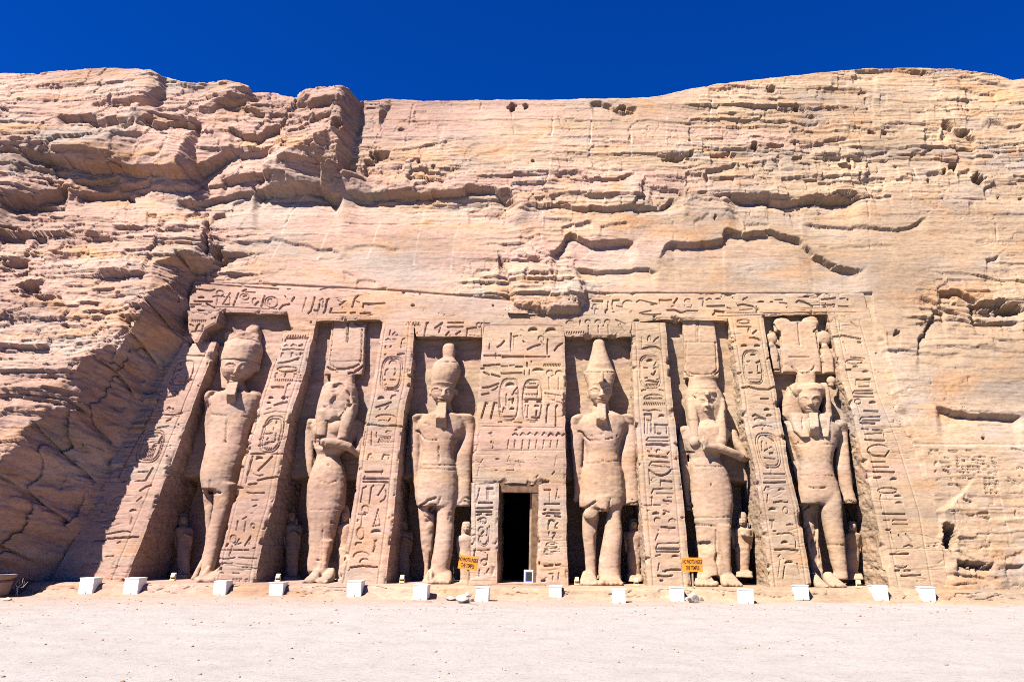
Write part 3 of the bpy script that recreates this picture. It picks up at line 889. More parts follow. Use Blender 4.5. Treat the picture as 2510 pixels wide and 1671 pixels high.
# L line, W wide line, l faint line, A arc, O ring, D sunk half disc, E sunk disc, Z row of ticks, C royal ring
GLYPHS = {
 'B1': """r L 625 125 760 130;A 640 180 25 20 20 200;L 565 270 580 250 600 240;L 590 215 640 200;W 560 270 580 265;L 600 290 650 285;C 630 235 58 75 22;L 545 290 560 310 640 300 650 260
 A 570 360 25 15 0 200;L 530 390 580 380 600 350;L 490 490 560 500 620 480;L 550 460 570 458;W 525 535 550 522;L 470 575 540 565;C 425 690 75 100 30;C 428 690 60 85 25
 W 415 630 470 625;W 475 670 500 625;Z 375 450 735 7 60;W 440 695 460 685;L 350 850 410 845;W 400 890 440 825;L 330 905 400 900;W 360 965 400 940 430 930;L 340 1030 370 1005
 D 320 1100 25 22;L 300 1170 310 1130;L 190 1150 230 1070;L 150 1235 260 1215 300 1220;W 80 1272 150 1270;W 160 1262 260 1255 350 1250;L 220 1290 240 1280;L 150 1375 200 1370;L 60 1410 100 1415""",
 'B2': """a Z 1180 1395 378 8 20;W 1185 400 1395 395;L 1160 430 1180 385;L 1145 485 1170 470 1190 478;L 1225 482 1250 462 1285 480;W 1315 480 1350 470;L 1125 525 1240 515 1360 525
 L 1110 605 1118 565 1140 560;L 1225 600 1230 560 1245 558;L 1325 580 1330 560 1350 565;W 1165 660 1240 645 1310 615;L 1085 670 1165 660;O 1185 740 110 28
 L 1050 830 1058 785 1075 780;L 1155 825 1165 785 1180 780;L 1258 830 1265 785 1285 790;Z 1040 1250 858 9 16;W 1015 935 1140 930 1138 945;L 1140 1095 1185 905 1215 895
 D 1005 1065 30 30;D 985 1115 25 20;W 1045 1135 1110 1112 1180 1100;l 930 1230 1050 1200 1180 1215;l 950 1180 1010 1160;W 920 1370 1015 1300;L 1060 1330 1070 1300;L 1030 1405 1035 1380
 L 1050 1520 1060 1440;L 905 1450 1020 1440;L 880 1510 905 1490;L 960 1515 975 1495
 S C 667 1064 25 44 10;C 667 1064 20 38 8
 b L 800 50 900 30;Z 810 940 75 6 10;L 870 20 960 10;W 685 350 740 155;D 810 195 40 38;W 795 300 870 230 940 160;A 800 290 80 60 180 300;l 720 280 735 160;L 670 430 680 375
 W 585 460 640 475;W 700 440 780 430;W 790 400 880 375 1000 360;L 680 520 740 530 860 525;L 735 600 790 598;L 745 665 780 650;L 640 790 680 770;L 650 915 670 820;L 570 900 590 810
 O 740 860 20 22;l 460 830 500 820;A 540 990 30 40 0 360;L 530 1060 525 1090 500 1165;W 475 1060 490 1035;L 600 990 560 1050 620 1030;L 660 1060 720 960;L 700 1040 720 960
 L 395 1100 500 1098 640 1105;L 650 1105 700 1100;L 740 1085 760 1080;L 370 1185 480 1190 560 1180;L 640 1275 740 1278;L 380 1240 450 1235 530 1240;L 540 1335 600 1338;L 400 1330 440 1335
 L 660 135 750 130 1050 130;L 430 1060 450 970;L 600 1180 780 1190
 z l 900 590 935 480 975 490 965 530 920 540;l 1010 580 1035 480;l 1100 490 1060 490 1045 575 1090 575;l 1052 530 1085 530;l 1125 575 1150 480 1175 575 1200 480;l 1320 520 1390 495 1330 590 1410 560""",
 'B3': """c L 1230 360 1240 310;L 1265 355 1290 330;L 1190 415 1215 400 1240 410;L 1270 405 1300 405;L 1355 500 1370 410 1400 395;L 1180 500 1190 480;L 1235 495 1250 480;W 1320 575 1390 563;L 1175 575 1190 570
 C 1255 780 115 180 20;C 1255 780 98 160 16;A 1270 680 40 40 20 180;L 1180 800 1190 750 1215 735;L 1290 730 1300 770 1280 800;L 1170 860 1185 850;L 1240 850 1300 855;l 1160 920 1200 900;L 1180 970 1330 975
 D 1140 1075 42 42;L 1245 1060 1260 1030 1300 1020;W 1085 1155 1170 1130 1250 1100;l 1180 1180 1220 1140;A 1190 1270 110 35 10 170;Z 1110 1200 1300 6 12;L 1220 1305 1240 1280
 W 985 1340 1060 1345 1150 1360 1290 1355 1370 1365;L 1030 1568 1035 1425;L 960 1420 940 1568;L 1085 1480 1090 1430;Z 1110 1240 1510 8 60;A 1220 1440 30 25 20 160
 d L 910 190 925 140 950 130;l 950 170 980 195;L 1060 185 1075 140 1130 145;l 1120 190 1130 165;W 890 313 1050 313;L 1055 340 1065 300;W 865 382 1125 380;W 865 412 990 410 1120 418
 L 840 620 860 480 900 460;L 930 635 950 470 975 450;L 1020 545 1085 445;L 1040 615 1080 590 1100 540 1095 500;A 890 690 35 38 -20 200;L 880 720 910 730 850 745 820 740;L 860 750 845 860
 L 970 865 1020 690 1040 850 965 860;l 1000 840 1005 800;O 840 935 38 60;D 1000 935 55 42;L 790 1050 800 1030 850 1030;L 970 1120 985 1070 990 1010;L 980 1010 1005 1008
 A 850 1170 80 50 10 190;A 880 1225 45 35 20 190;W 740 1278 860 1262 1010 1275;l 720 1315 740 1285""",
 'LN3': """n Z 175 340 360 5 30;W 180 385 200 350;L 185 375 340 375;Z 150 320 470 6 18;L 15 485 40 460;W 395 500 420 350 440 345;W 520 410 610 345 570 460;l 545 400 590 410;W 680 345 860 343;W 675 397 855 395
 W 655 490 690 455;W 775 485 825 450;W 905 495 910 415 1020 405;O 1050 375 28 28;L 1085 350 1085 600;L 1100 350 1180 355""",
 'LN4': """g A 170 240 45 38 10 170;L 275 250 280 200;A 365 220 30 25 -10 190;L 370 260 372 340;A 475 225 32 28 -10 190;L 480 260 482 340;A 580 220 30 26 -10 190;L 585 250 590 340;L 670 195 780 245
 L 700 250 720 240;L 680 200 770 330;Z 120 330 335 8 18;D 900 215 35 28;W 870 240 1015 250;W 850 275 1010 270;W 840 310 870 298 1015 302;W 835 335 1020 332;L 1085 210 1105 205 1100 290;L 1065 275 1100 310""",
 'PIER': """q L 215 350 220 300;W 290 330 320 310 350 275;W 410 360 412 210;l 435 350 440 240;L 430 235 470 230;D 610 195 48 42;D 770 200 52 45;W 560 350 610 325 670 308;A 680 255 25 25 -20 200;L 680 280 705 310
 W 520 275 535 290;W 735 390 740 260;W 800 360 830 320 870 297;l 500 175 530 190;W 170 403 320 403;W 335 411 525 413;W 335 419 525 419;W 545 415 720 416;W 170 492 250 490 310 485;L 325 500 380 500
 L 400 495 440 490;W 455 505 510 505;W 555 500 555 470;W 135 520 170 518;W 170 555 215 575;W 240 572 310 592;W 325 562 505 562;L 530 575 533 540;L 575 575 577 535;D 655 548 55 32;Z 700 855 490 11 18
 A 760 560 30 25 0 200;L 750 600 755 710;l 790 580 770 590;A 840 565 30 25 0 200;L 835 605 835 710;C 395 800 88 190 8;C 397 800 78 178 7;L 300 1000 330 995;L 440 1000 510 1003
 D 405 685 45 40;L 435 730 470 688;L 420 755 440 740 465 748;L 390 800 430 795;W 425 830 432 790;L 365 850 370 750;l 395 870 400 790;L 335 910 345 870 360 880;D 420 890 25 22;L 330 950 440 948
 C 605 808 90 188 6;C 605 808 80 176 6;Z 545 635 660 8 14;W 540 685 635 685;W 545 692 640 692;L 645 780 655 665;Z 530 640 752 8 8;W 530 795 675 798;W 535 818 560 818;W 645 818 675 818;L 530 955 540 850
 L 560 940 565 850;D 640 865 25 22;W 635 935 640 900;L 530 960 560 950;W 600 955 660 957;L 715 740 860 762;L 720 745 770 800 800 808;l 805 810 810 760;L 810 815 870 828;W 725 1000 738 850 750 845
 W 810 1030 815 860 825 850;W 160 692 215 685 300 655;W 150 752 215 740;L 240 715 270 705 295 680;W 145 960 185 825 200 830;W 230 965 262 825 285 830;l 160 1035 880 1050
 L 380 1235 390 1160;L 440 1225 448 1160;L 507 1235 517 1160;L 570 1235 580 1160;L 632 1235 642 1160;L 697 1235 707 1160;L 762 1225 770 1165;L 822 1225 830 1160;L 248 1230 252 1180
 L 425 1115 445 1100 470 1110;L 495 1115 515 1095 545 1115;L 560 1110 580 1092 605 1110;L 625 1115 645 1090 665 1110;L 690 1115 710 1090 730 1110;W 745 1118 765 1098 790 1112;W 815 1118 835 1095 855 1112;W 870 1118 890 1105
 l 110 1480 130 1400;l 100 1340 190 1400;l 370 1430 440 1430 440 1380 380 1380;l 450 1350 530 1360;l 800 1400 820 1300;L 780 1465 800 1440;l 380 1350 400 1300;l 130 1380 160 1330;l 400 1340 430 1400;l 480 1340 500 1400;l 150 1245 880 1250""",
 'JL': """f l 850 440 855 1100;l 850 440 1030 430;W 965 480 1020 480;L 965 480 965 590;L 890 480 880 540 860 600;W 880 625 940 620 1015 625;L 865 600 865 625;l 985 500 985 600;W 865 680 920 680;W 930 678 1020 675
 W 860 715 1010 715;W 865 745 905 735;W 960 745 1010 740;O 930 805 30 30;L 870 800 900 780;A 910 900 30 30 60 300;L 885 960 920 960;W 905 940 930 915;L 965 960 970 880;l 870 800 960 830
 A 930 1010 50 50 180 360;A 930 1010 35 35 180 360;L 880 1000 890 960;L 980 1000 990 860;L 850 1100 990 1100;W 835 1160 840 1105;L 900 1110 950 1130;O 935 1225 30 30;L 965 1250 970 1150;L 885 1370 890 1300
 L 960 1330 985 1290;l 930 1350 970 1340""",
 'JR': """u W 705 155 780 153;L 770 165 770 310;L 850 270 865 190 870 145;L 880 250 895 260;W 705 340 720 332 895 333;W 700 412 720 405;L 780 412 895 415;W 690 460 760 450 900 455;W 840 488 905 498;L 730 490 775 490
 W 760 590 765 550 800 540 830 555;L 760 570 750 660;L 840 640 850 600 875 575;L 840 650 870 640;L 760 740 765 690;L 810 710 850 700 840 730 810 760 815 790;O 800 865 75 40;l 740 850 870 850;l 745 880 850 890
 L 705 910 900 915;A 730 955 30 25 30 300;L 790 950 900 940;l 700 985 830 980;W 705 1130 810 1120;W 850 1115 905 1110;W 640 1080 645 1110;L 765 1230 815 1230;L 810 1310 815 1260;L 880 1310 890 1220;W 675 1320 715 1315""",
 'B4': """g L 1085 435 1110 405 1140 385;A 1040 410 18 40 0 200;l 960 380 960 520;W 970 510 1040 490 1110 490 1160 520;C 1050 765 118 180 -8;C 1050 765 102 162 -8;D 1045 660 38 40;L 1090 700 1115 660
 L 1085 730 1105 715 1130 725;L 980 720 1020 720;W 1065 790 1085 800 1105 760;W 1030 860 1130 880;l 1000 870 1030 860;L 990 835 1020 830;L 1120 850 1140 845;Z 1000 1140 910 9 20;L 955 975 975 962 1000 962;L 1150 962 1200 975
 A 1090 1060 110 45 15 170;L 980 1060 1180 1055;l 1040 1040 1090 1065;Z 975 1215 1115 12 22;L 975 1185 1040 1190 1100 1180 1170 1195;W 985 1230 1060 1230;L 990 1440 990 1240;L 1060 1430 1062 1250;L 1010 1295 1050 1300
 l 1025 1320 1020 1440;D 1175 1265 38 35;W 1100 1345 1235 1350;L 1105 1360 1105 1440;L 1230 1360 1230 1440;W 1130 1440 1160 1440;L 1005 1515 1030 1485 1245 1485;L 1020 1525 1250 1525;W 1010 1562 1130 1555 1250 1568
 h W 930 40 1010 35 1115 45;A 1050 110 20 25 40 220;L 940 100 960 110;L 1160 110 1140 130;W 955 150 1140 165;L 955 250 980 210 1165 215;L 975 245 1165 265;W 955 290 1000 330 1080 352 1140 330 1175 295;L 960 400 980 395
 L 955 300 965 440;W 1075 400 1185 410;L 1070 450 1075 395;L 980 530 1000 485 1190 478;L 1030 530 1195 530;L 1140 570 1180 570;W 1100 600 1180 610;L 1110 620 1150 650;L 910 650 980 650;L 995 645 1070 645;L 985 640 985 560
 W 1100 740 1115 730;L 1100 700 1160 720;D 1025 745 38 30;A 1040 800 30 25 30 200;A 1190 810 32 25 0 200;W 1080 870 1150 875 1215 880;L 1020 1000 1045 940;L 1025 1085 1040 1040 1255 1030;W 1025 1090 1255 1088
 W 1030 1116 1255 1117;L 1020 1165 1070 1150;D 1220 1175 40 22;L 1045 1310 1055 1240;W 1120 1310 1180 1300 1275 1303;W 1045 1360 1130 1370 1190 1358;W 1070 1410 1090 1410""",
 'FR': """m W 150 155 200 130 270 140 340 150 390 135;D 240 230 38 22;W 165 262 360 268;L 120 298 240 297;W 300 290 350 320 395 340;W 130 325 160 325;W 210 360 280 370;L 370 215 430 200;L 410 300 425 210
 A 450 175 40 30 -60 200;L 440 205 500 215;L 480 300 560 170;L 560 300 560 175;L 500 300 560 300;W 600 310 655 175;O 725 215 50 35;W 710 210 745 200;l 690 280 770 285;A 835 270 25 40 60 290;W 845 300 875 270
 W 910 320 945 205;O 1020 275 72 60;A 1010 270 30 30 60 250;L 1170 205 1200 250;W 1245 265 1275 220;W 1110 350 1150 310 1220 295;L 1365 380 1405 225;W 1430 400 1465 370 1500 220;W 1500 365 1540 370 1555 300
 L 1560 255 1590 235;L 1590 330 1600 240;W 1600 395 1620 370 1640 250 1660 240;W 1670 390 1690 345;L 1760 250 1800 280 1850 262;W 1780 305 1830 270;W 1920 330 1945 240 1985 205;L 1945 260 2000 280
 W 2040 335 2045 290 2160 293 2280 285;W 700 150 740 135;L 700 160 840 165;L 1200 130 1230 125;l 250 320 1080 350;L 1690 395 1850 390;W 1900 395 1950 390;W 2010 400 2120 395;L 180 60 600 90 1100 130;L 1560 135 1680 100
 o W 205 228 355 230;A 240 310 30 35 0 250;L 190 340 290 350;L 240 370 245 430;l 350 240 355 345;L 430 350 440 235;W 400 410 405 370 435 355;L 510 350 500 280 515 220;W 515 222 605 218;A 740 275 75 50 30 200
 L 570 305 660 320;L 870 250 915 220 1000 240 1180 280;L 1090 290 1180 288;W 1220 220 1310 225 1400 218;L 1220 225 1220 270;W 1440 268 1490 195;A 1650 240 45 40 0 180;l 1600 300 1620 330 1700 330 1715 290
 L 1820 200 1880 190 1895 210;L 1880 300 1890 220;L 1935 215 1975 190 2010 205;D 2110 205 45 20;W 1950 308 2205 303;l 770 400 805 375 840 400;L 920 415 1000 395 1090 380;L 180 125 310 120 405 132
 W 1340 375 1450 370 1540 410;L 1560 410 1640 380 1800 380;W 2030 440 2080 390 2200 400;W 2060 375 2200 395;L 960 430 1080 440 1240 435
 p L 340 195 405 160;W 275 268 340 255 430 268 480 280 530 330;D 595 230 50 28;D 740 225 25 18;L 790 190 890 190;L 850 230 950 245;W 1080 225 1110 205 1180 225 1300 285;D 1215 160 45 28;W 1425 190 1540 183 1610 170
 W 1440 268 1550 266;O 1590 272 22 18;L 1660 280 1790 285;L 1450 298 1500 295;L 130 300 180 318;l 1400 175 1400 300;L 1680 180 1750 170;l 300 330 480 320;l 130 80 1640 80;l 130 370 1900 372;l 0 420 600 400""",
 'BLK': """m A 220 420 90 25 10 170;Z 125 300 480 8 18;W 115 520 150 535;W 180 580 200 530 220 515;L 250 570 260 530;L 130 600 250 590""",
 'B5': """i O 1000 215 70 20;L 930 270 1080 270;A 1065 320 15 35 0 200;W 1100 345 1140 310;L 1065 395 1120 390;W 1120 395 1160 405 1180 425;l 850 350 970 350;L 870 385 910 420;D 1005 492 38 28;D 1150 490 38 28
 C 1105 715 108 185 -22;C 1105 715 92 168 -20;D 1105 588 32 25;W 1140 665 1175 650;L 1155 700 1155 750;L 1040 650 1065 648;L 1060 775 1095 772;D 1170 785 22 18;l 1060 850 1190 850;W 930 780 965 775;L 925 795 965 795
 W 985 940 1060 930 1150 955 1270 960 1330 930 1355 930;W 1190 1062 1270 1062;D 1255 1195 35 32;W 1100 1250 1125 1235 1180 1260 1240 1285;D 1280 1255 35 25;A 1210 1385 110 35 20 170;W 1235 1460 1275 1490 1325 1525;L 1195 1535 1205 1525
 S C 1884 1103 27 42 -9;C 1884 1103 22 37 -8
 j L 1105 10 1110 100;L 1150 20 1170 70;L 1130 100 1200 60 1230 100;W 1185 125 1215 120;L 1130 170 1240 180;L 1125 330 1340 335;W 1125 420 1345 418;l 1130 380 1340 380;L 1130 500 1150 460 1180 465;L 1160 620 1165 540
 D 1305 505 38 28;W 1225 620 1290 610 1365 615;D 1215 705 42 35;O 1345 700 25 35;W 1190 800 1225 798;L 1210 880 1215 810;D 1390 855 40 20;l 1265 940 1390 930;L 1220 910 1250 910
 l L 270 940 390 928 440 960 460 1000 460 1080;D 345 1040 38 32;W 248 1100 300 1100 340 1090 480 1105;D 390 1240 45 32;L 280 1170 300 1150;l 280 1370 300 1200;L 330 1390 345 1270;L 470 1240 500 1340""",
 'B6': """s A 180 42 28 6 0 180;L 205 28 285 100;l 180 60 185 110;W 140 150 200 143 300 162;L 200 180 210 195 220 230;W 285 180 300 182;L 305 185 312 215;L 245 265 325 272;O 265 290 48 12;D 272 322 18 10;W 220 335 245 335
 D 328 350 18 12;W 275 391 355 391;l 275 400 275 425;l 350 400 350 425;L 290 430 350 430;L 255 470 265 455 370 453;L 265 468 370 470;L 262 488 375 490;O 285 515 18 14;D 368 528 22 16;W 320 568 398 570
 L 295 620 305 605 410 600;L 310 622 410 622;W 298 635 380 640;L 305 668 345 672;W 370 675 425 678;L 325 700 420 695;W 325 730 380 735 435 735;L 430 700 440 735;A 400 790 60 30 20 200;W 345 800 370 820 440 825 460 795
 L 360 855 440 855;L 370 885 460 885;W 372 912 490 914;W 375 945 412 943;D 487 960 22 15;O 452 1018 55 16;A 430 1060 20 25 0 200;L 410 1060 420 1120;D 510 1055 22 12;D 517 1092 22 12;W 425 1148 550 1150
 L 480 1190 490 1182 560 1183;L 480 1208 565 1210;L 430 1185 465 1185;W 445 1238 465 1238;L 470 1250 485 1300;L 515 1268 540 1305;L 555 1262 590 1305;L 545 1335 575 1325 595 1335;W 470 1377 570 1375
 A 530 1440 32 15 190 350;D 565 1475 22 12;W 495 1470 520 1468;W 530 1500 640 1495""",
 'ST': """t l 150 110 1279 120;L 340 175 420 175;W 530 180 610 182;L 700 175 750 180;L 320 205 350 230;L 430 210 460 205;A 400 320 15 30 60 200;L 385 395 395 380;L 435 290 470 320;W 470 375 520 395 560 470;L 395 480 430 470
 W 525 520 600 520 650 560 690 640;W 680 670 760 695;L 780 245 850 242;L 720 460 750 455;L 530 780 600 790;W 720 820 780 828;W 835 808 920 808;W 850 850 940 858;L 1200 785 1210 840;l 820 750 1279 750
 L 1120 450 1210 495;L 1215 360 1240 345 1279 365;L 1230 435 1250 430;L 960 285 1040 355;L 1160 155 1279 185;L 460 350 540 340;L 480 250 520 262""",
}
_st = random.Random(4)
for _cx in range(600, 1000, 52):
    for _cy in range(250, 640, 30):
        if _cx + (_cy - 250) * -0.12 < 1000 and _st.random() < .75 and (_cx > 850 or _cy < 480):
            GLYPHS['ST'] += ";L %d %d %d %d" % (_cx + _cy * .1 - 30, _cy + _st.randint(-6, 6), _cx + _cy * .1 + _st.randint(-8, 12), _cy + _st.randint(-8, 8))


def parse_glyphs(txt):
    res = []
    vw = 'S'
    for tok in txt.replace('\n', ';').split(';'):
        f = tok.split()
        if not f:
            continue
        if f[0] in GV and len(f) > 1 and f[1] in tuple('LWlAODEZC'):
            vw = f[0]; f = f[1:]
        x0, y0, s = GV[vw]
        v = list(map(float, f[1:]))
        P = lambda pts: A(pts) / s + (x0, y0)
        op = f[0]
        if op in 'LWl':
            wd, dp = {'L': (1.4, .06), 'W': (2.0, .09), 'l': (1.1, .032)}[op]
            res.append(('line', P(A(v).reshape(-1, 2)), wd, dp))
        elif op in 'AO':
            cx, cy, rx, ry = v[:4]
            a0, a1 = (v[4], v[5]) if op == 'A' else (0, 360)
            th = np.radians(np.linspace(a0, a1, 22))
            res.append(('line', P(np.stack([cx + rx * np.cos(th), cy - ry * np.sin(th)], 1)), 1.4, .055))
        elif op == 'C':
            cx, cy, hw, hh, sl = v
            th = np.linspace(0, 2 * np.pi, 49)
            ex = np.sign(np.cos(th)) * np.abs(np.cos(th)) ** .55 * hw
            ey = np.sign(np.sin(th)) * np.abs(np.sin(th)) ** .7 * hh
            res.append(('line', P(np.stack([cx + ex + sl * ey / hh, cy - ey], 1)), 1.35, .055))
        elif op in 'DE':
            cx, cy, rx, ry = v
            c = P([[cx, cy]])[0]
            res.append(('disc', c, rx / s, ry / s, op == 'D'))
        elif op == 'Z':
            xa, xb, y, n, amp = v
            for k in range(int(n)):
                x = xa + (xb - xa) * (k + .5) / n
                res.append(('line', P([[x - amp * .2, y + amp * .5], [x + amp * .2, y - amp * .5]]), 1.1, .055))
    return res


def carve(SX, SY, txt):
    D = np.zeros_like(SX)
    for g in parse_glyphs(txt):
        if g[0] == 'line':
            _, p, wd, dp = g
            q = (SX > p[:, 0].min() - 6) & (SX < p[:, 0].max() + 6) & (SY > p[:, 1].min() - 6) & (SY < p[:, 1].max() + 6)
            if not q.any():
                continue
            d, _, _ = poly_dist(SX[q], SY[q], p)
            D[q] = np.maximum(D[q], dp * sstep(wd + .5, wd - .4, d))
        else:
            _, c, rx, ry, half = g
            q = (np.abs(SX - c[0]) < rx + 4) & (np.abs(SY - c[1]) < ry + 4)
            if not q.any():
                continue
            X, Y = SX[q], SY[q]
            r_ = np.hypot((X - c[0]) / rx, (Y - c[1]) / ry)
            dep = sstep(1.08, .9, r_)
            if half:
                # deep under its curved top, running out to the surface below
                dep = dep * sstep(.35, -.9, (Y - c[1]) / ry)
            D[q] = np.maximum(D[q], .115 * dep)
    return D


def patch(name, U, V, h0, glyphs='', sides='LRT', depth=2.4, mat=None, parent=None, borders=None, wear=1.0, back=(0, 1, 0), seed=0, chip=1.0):
    """a carved stone face over (U, V) arrays of the cliff plane, with side walls running back into the rock"""
    nr, nc = U.shape
    P0 = ORG + U[..., None] * RX0 + V[..., None] * VAX + h0 * NRM
    SX, SY = project(P0)
    # metres to the nearest free edge
    row = np.arange(nr)[:, None]; col = np.arange(nc)[None, :]
    dv = np.abs(V[1, 0] - V[0, 0]) if nr > 1 else .02
    duu = np.abs(U[:, 1:2] - U[:, 0:1])
    e = np.full(U.shape, 9.0)
    if 'L' in sides: e = np.minimum(e, col * duu)
    if 'R' in sides: e = np.minimum(e, (nc - 1 - col) * duu)
    dvc = np.abs(V[1:2, :] - V[0:1, :])
    if 'T' in sides: e = np.minimum(e, (nr - 1 - row) * dvc)
    if 'B' in sides: e = np.minimum(e, row * dvc)
    D = -carve(SX, SY, glyphs)
    if borders:
        for s in borders:
            d = np.abs(col / (nc - 1) - s) * (nc - 1) * duu
            D -= .022 * sstep(.035, .012, d)
    D *= .82 + .3 * vnoise(U * 2, V * 2, .3, 5)
    D += wear * (.012 * fbm(U * .8, V * 1.6, 1.1 + seed, 3, 3) + .005 * fbm(U * 3, V * 6, 2.2, 3, 9))
    bedl = fbm(U * .5, V * 5, seed * .7, 3, 19)
    D -= wear * .02 * np.exp(-(bedl / .05) ** 2) * sstep(0, .4, vnoise(U * .9, V * .9, .9, 23))
    pit = fbm(U * 5, V * 5, 4.4, 3, 41)
    D -= wear * .05 * sstep(.75, 1.1, pit)
    ch = fbm(U * 2.6, V * 2.6, 3.3 + seed, 4, 29)
    D -= chip * sstep(.10, 0, e) * (.018 + .09 * np.clip(ch - .1, 0, 1))
    D -= chip * sstep(.22, 0, e) * .12 * sstep(.45, .9, ch)
    # edges wander a little
    du = np.zeros_like(U)
    ww = .02 * fbm(V * 2.2, U * .0 + seed, .3, 4, 31) + .03 * np.clip(fbm(V * 1.3, U * 0 + seed, 5.3, 3, 37) - .5, 0, 1)
    if 'L' in sides: du += ww * sstep(.35, 0, col * duu)
    if 'R' in sides: du -= ww * sstep(.35, 0, (nc - 1 - col) * duu)
    dvv = np.zeros_like(U)
    if 'B' in sides: dvv += (.025 * fbm(U * 1.5, U * 0, .7 + seed, 4, 33) + .05 * np.clip(fbm(U * .8, U * 0, 2.7, 3, 39) - .35, 0, 1)) * sstep(.3, 0, row * dvc)
    Pf = P0 + D[..., None] * NRM + du[..., None] * RX0 + dvv[..., None] * VAX
    verts = [Pf.reshape(-1, 3)]
    faces = [grid_faces(nr, nc)]
    n0 = nr * nc
    bk = A(back)
    nd = max(int(depth / .07), 4)
    for sd_ in sides:
        line = {'L': Pf[:, 0], 'R': Pf[::-1, -1], 'T': Pf[-1, :], 'B': Pf[0, ::-1]}[sd_]
        st = 1
        t = (np.linspace(0, 1, nd) ** 1.3 * depth)
        W = line[::st, None, :] + t[None, :, None] * bk
        nn = fbm(W[..., 1] * 2.2 + seed, W[..., 2] * 3.2, W[..., 0] * 2.2, 4, 43) + .8 * fbm(W[..., 1] * 9, W[..., 2] * 9, W[..., 0] * 9, 3, 47)
        axis = {'L': -RX0, 'R': RX0, 'T': VAX, 'B': -VAX}[sd_]
        W = W + (nn * .03 * np.clip(t / .15, 0, 1)[None, :])[..., None] * axis
        verts.append(W.reshape(-1, 3))
        fg = grid_faces(W.shape[0], nd) + n0
        faces.append(fg)
        n0 += W.shape[0] * nd
    V3 = np.concatenate(verts); F3 = np.concatenate(faces)
    return mesh_from(name, V3, F3, mat or M_CARVED, parent, smooth=False)


def vstrip(left, right, h0=0.0, step=.017, vtop=None, vbot=None):
    l = A(left); r = A(right)
    ul, vl, _ = to_uvh(l[:, 0], l[:, 1], h0); ur, vr, _ = to_uvh(r[:, 0], r[:, 1], h0)
    vt = .5 * (vl.max() + vr.max()) if vtop is None else vtop
    vb = .5 * (vl.min() + vr.min()) if vbot is None else vbot
    v = np.linspace(vb, vt, max(int((vt - vb) / step), 3))
    ol, orr = np.argsort(vl), np.argsort(vr)

    def ext(v, vv, uu):
        u = np.interp(v, vv, uu)
        lo = v < vv[0]; hi = v > vv[-1]
        u[lo] = uu[0] + (v[lo] - vv[0]) * (uu[1] - uu[0]) / (vv[1] - vv[0])
        u[hi] = uu[-1] + (v[hi] - vv[-1]) * (uu[-1] - uu[-2]) / (vv[-1] - vv[-2])
        return u
    a = ext(v, vl[ol], ul[ol]); b = ext(v, vr[orr], ur[orr])
    nc = max(int(np.max(b - a) / step), 3)
    s = np.linspace(0, 1, nc)
    U = a[:, None] + (b - a)[:, None] * s
    return U, np.repeat(v[:, None], nc, 1)


def hstrip(top, bot, h0=0.0, step=.017):
    t_ = A(top); b_ = A(bot)
    ut, vt, _ = to_uvh(t_[:, 0], t_[:, 1], h0); ub, vb, _ = to_uvh(b_[:, 0], b_[:, 1], h0)
    u = np.arange(max(ut.min(), ub.min()), min(ut.max(), ub.max()), step)
    T = np.interp(u, ut, vt); B = np.interp(u, ub, vb)
    nr = max(int((T - B).max() / step), 3)
    s = np.linspace(0, 1, nr)[:, None]
    return np.repeat(u[None, :], nr, 0), B[None, :] + (T - B)[None, :] * s


build_cliff()

TEMPLE = thing('temple_facade', (0, 0, Z0), 'rock cut temple front with leaning carved buttresses and a dark doorway', 'temple')

BUTT = {
 'B1': ([(452, 837), (115, 1442)], [(531, 837), (304, 1437)]),
 'B2': ([(697, 812), (662, 904), (606, 1083), (521, 1437)], [(769, 812), (746, 914), (715, 1006), (685, 1159), (669, 1241), (644, 1317), (623, 1437)]),
 'B3': ([(938, 775), (912, 952), (885, 1080), (859, 1279), (825, 1440)], [(1016, 800), (1005, 941), (990, 1008), (968, 1230), (943, 1443)]),
 'B4': ([(1546, 800), (1554, 985), (1573, 1235), (1588, 1443)], [(1630, 780), (1650, 997), (1660, 1080), (1695, 1443)]),
 'B5': ([(1785, 780), (1812, 941), (1823, 1030), (1852, 1153), (1869, 1274), (1890, 1443)], [(1870, 775), (1890, 896), (1908, 985), (1937, 1153), (1959, 1245), (1990, 1443)]),
 'B6': ([(2030, 770), (2045, 840), (2063, 930), (2085, 997), (2109, 1092), (2145, 1250), (2182, 1443)], [(2126, 735), (2137, 790), (2160, 863), (2182, 960), (2214, 1032), (2238, 1088), (2294, 1251), (2307, 1328), (2326, 1443)]),
}
BORD = {'B1': (.80,), 'B2': (.10, .86), 'B3': (.12, .84), 'B4': (.14, .84), 'B5': (.13, .88), 'B6': (.16, .72)}
for nm, (lf, rt) in BUTT.items():
    U, V = vstrip(lf, rt, vbot=-.06)
    patch('buttress', U, V, 0.0, GLYPHS[nm], 'L' * (nm != 'B1') + 'R' * (nm != 'B6') + ('T' if nm == 'B1' else ''), 2.6, None, TEMPLE, BORD[nm], seed=ord(nm[1]), wear=1.6 if nm in ('B1', 'B2') else 1.0)

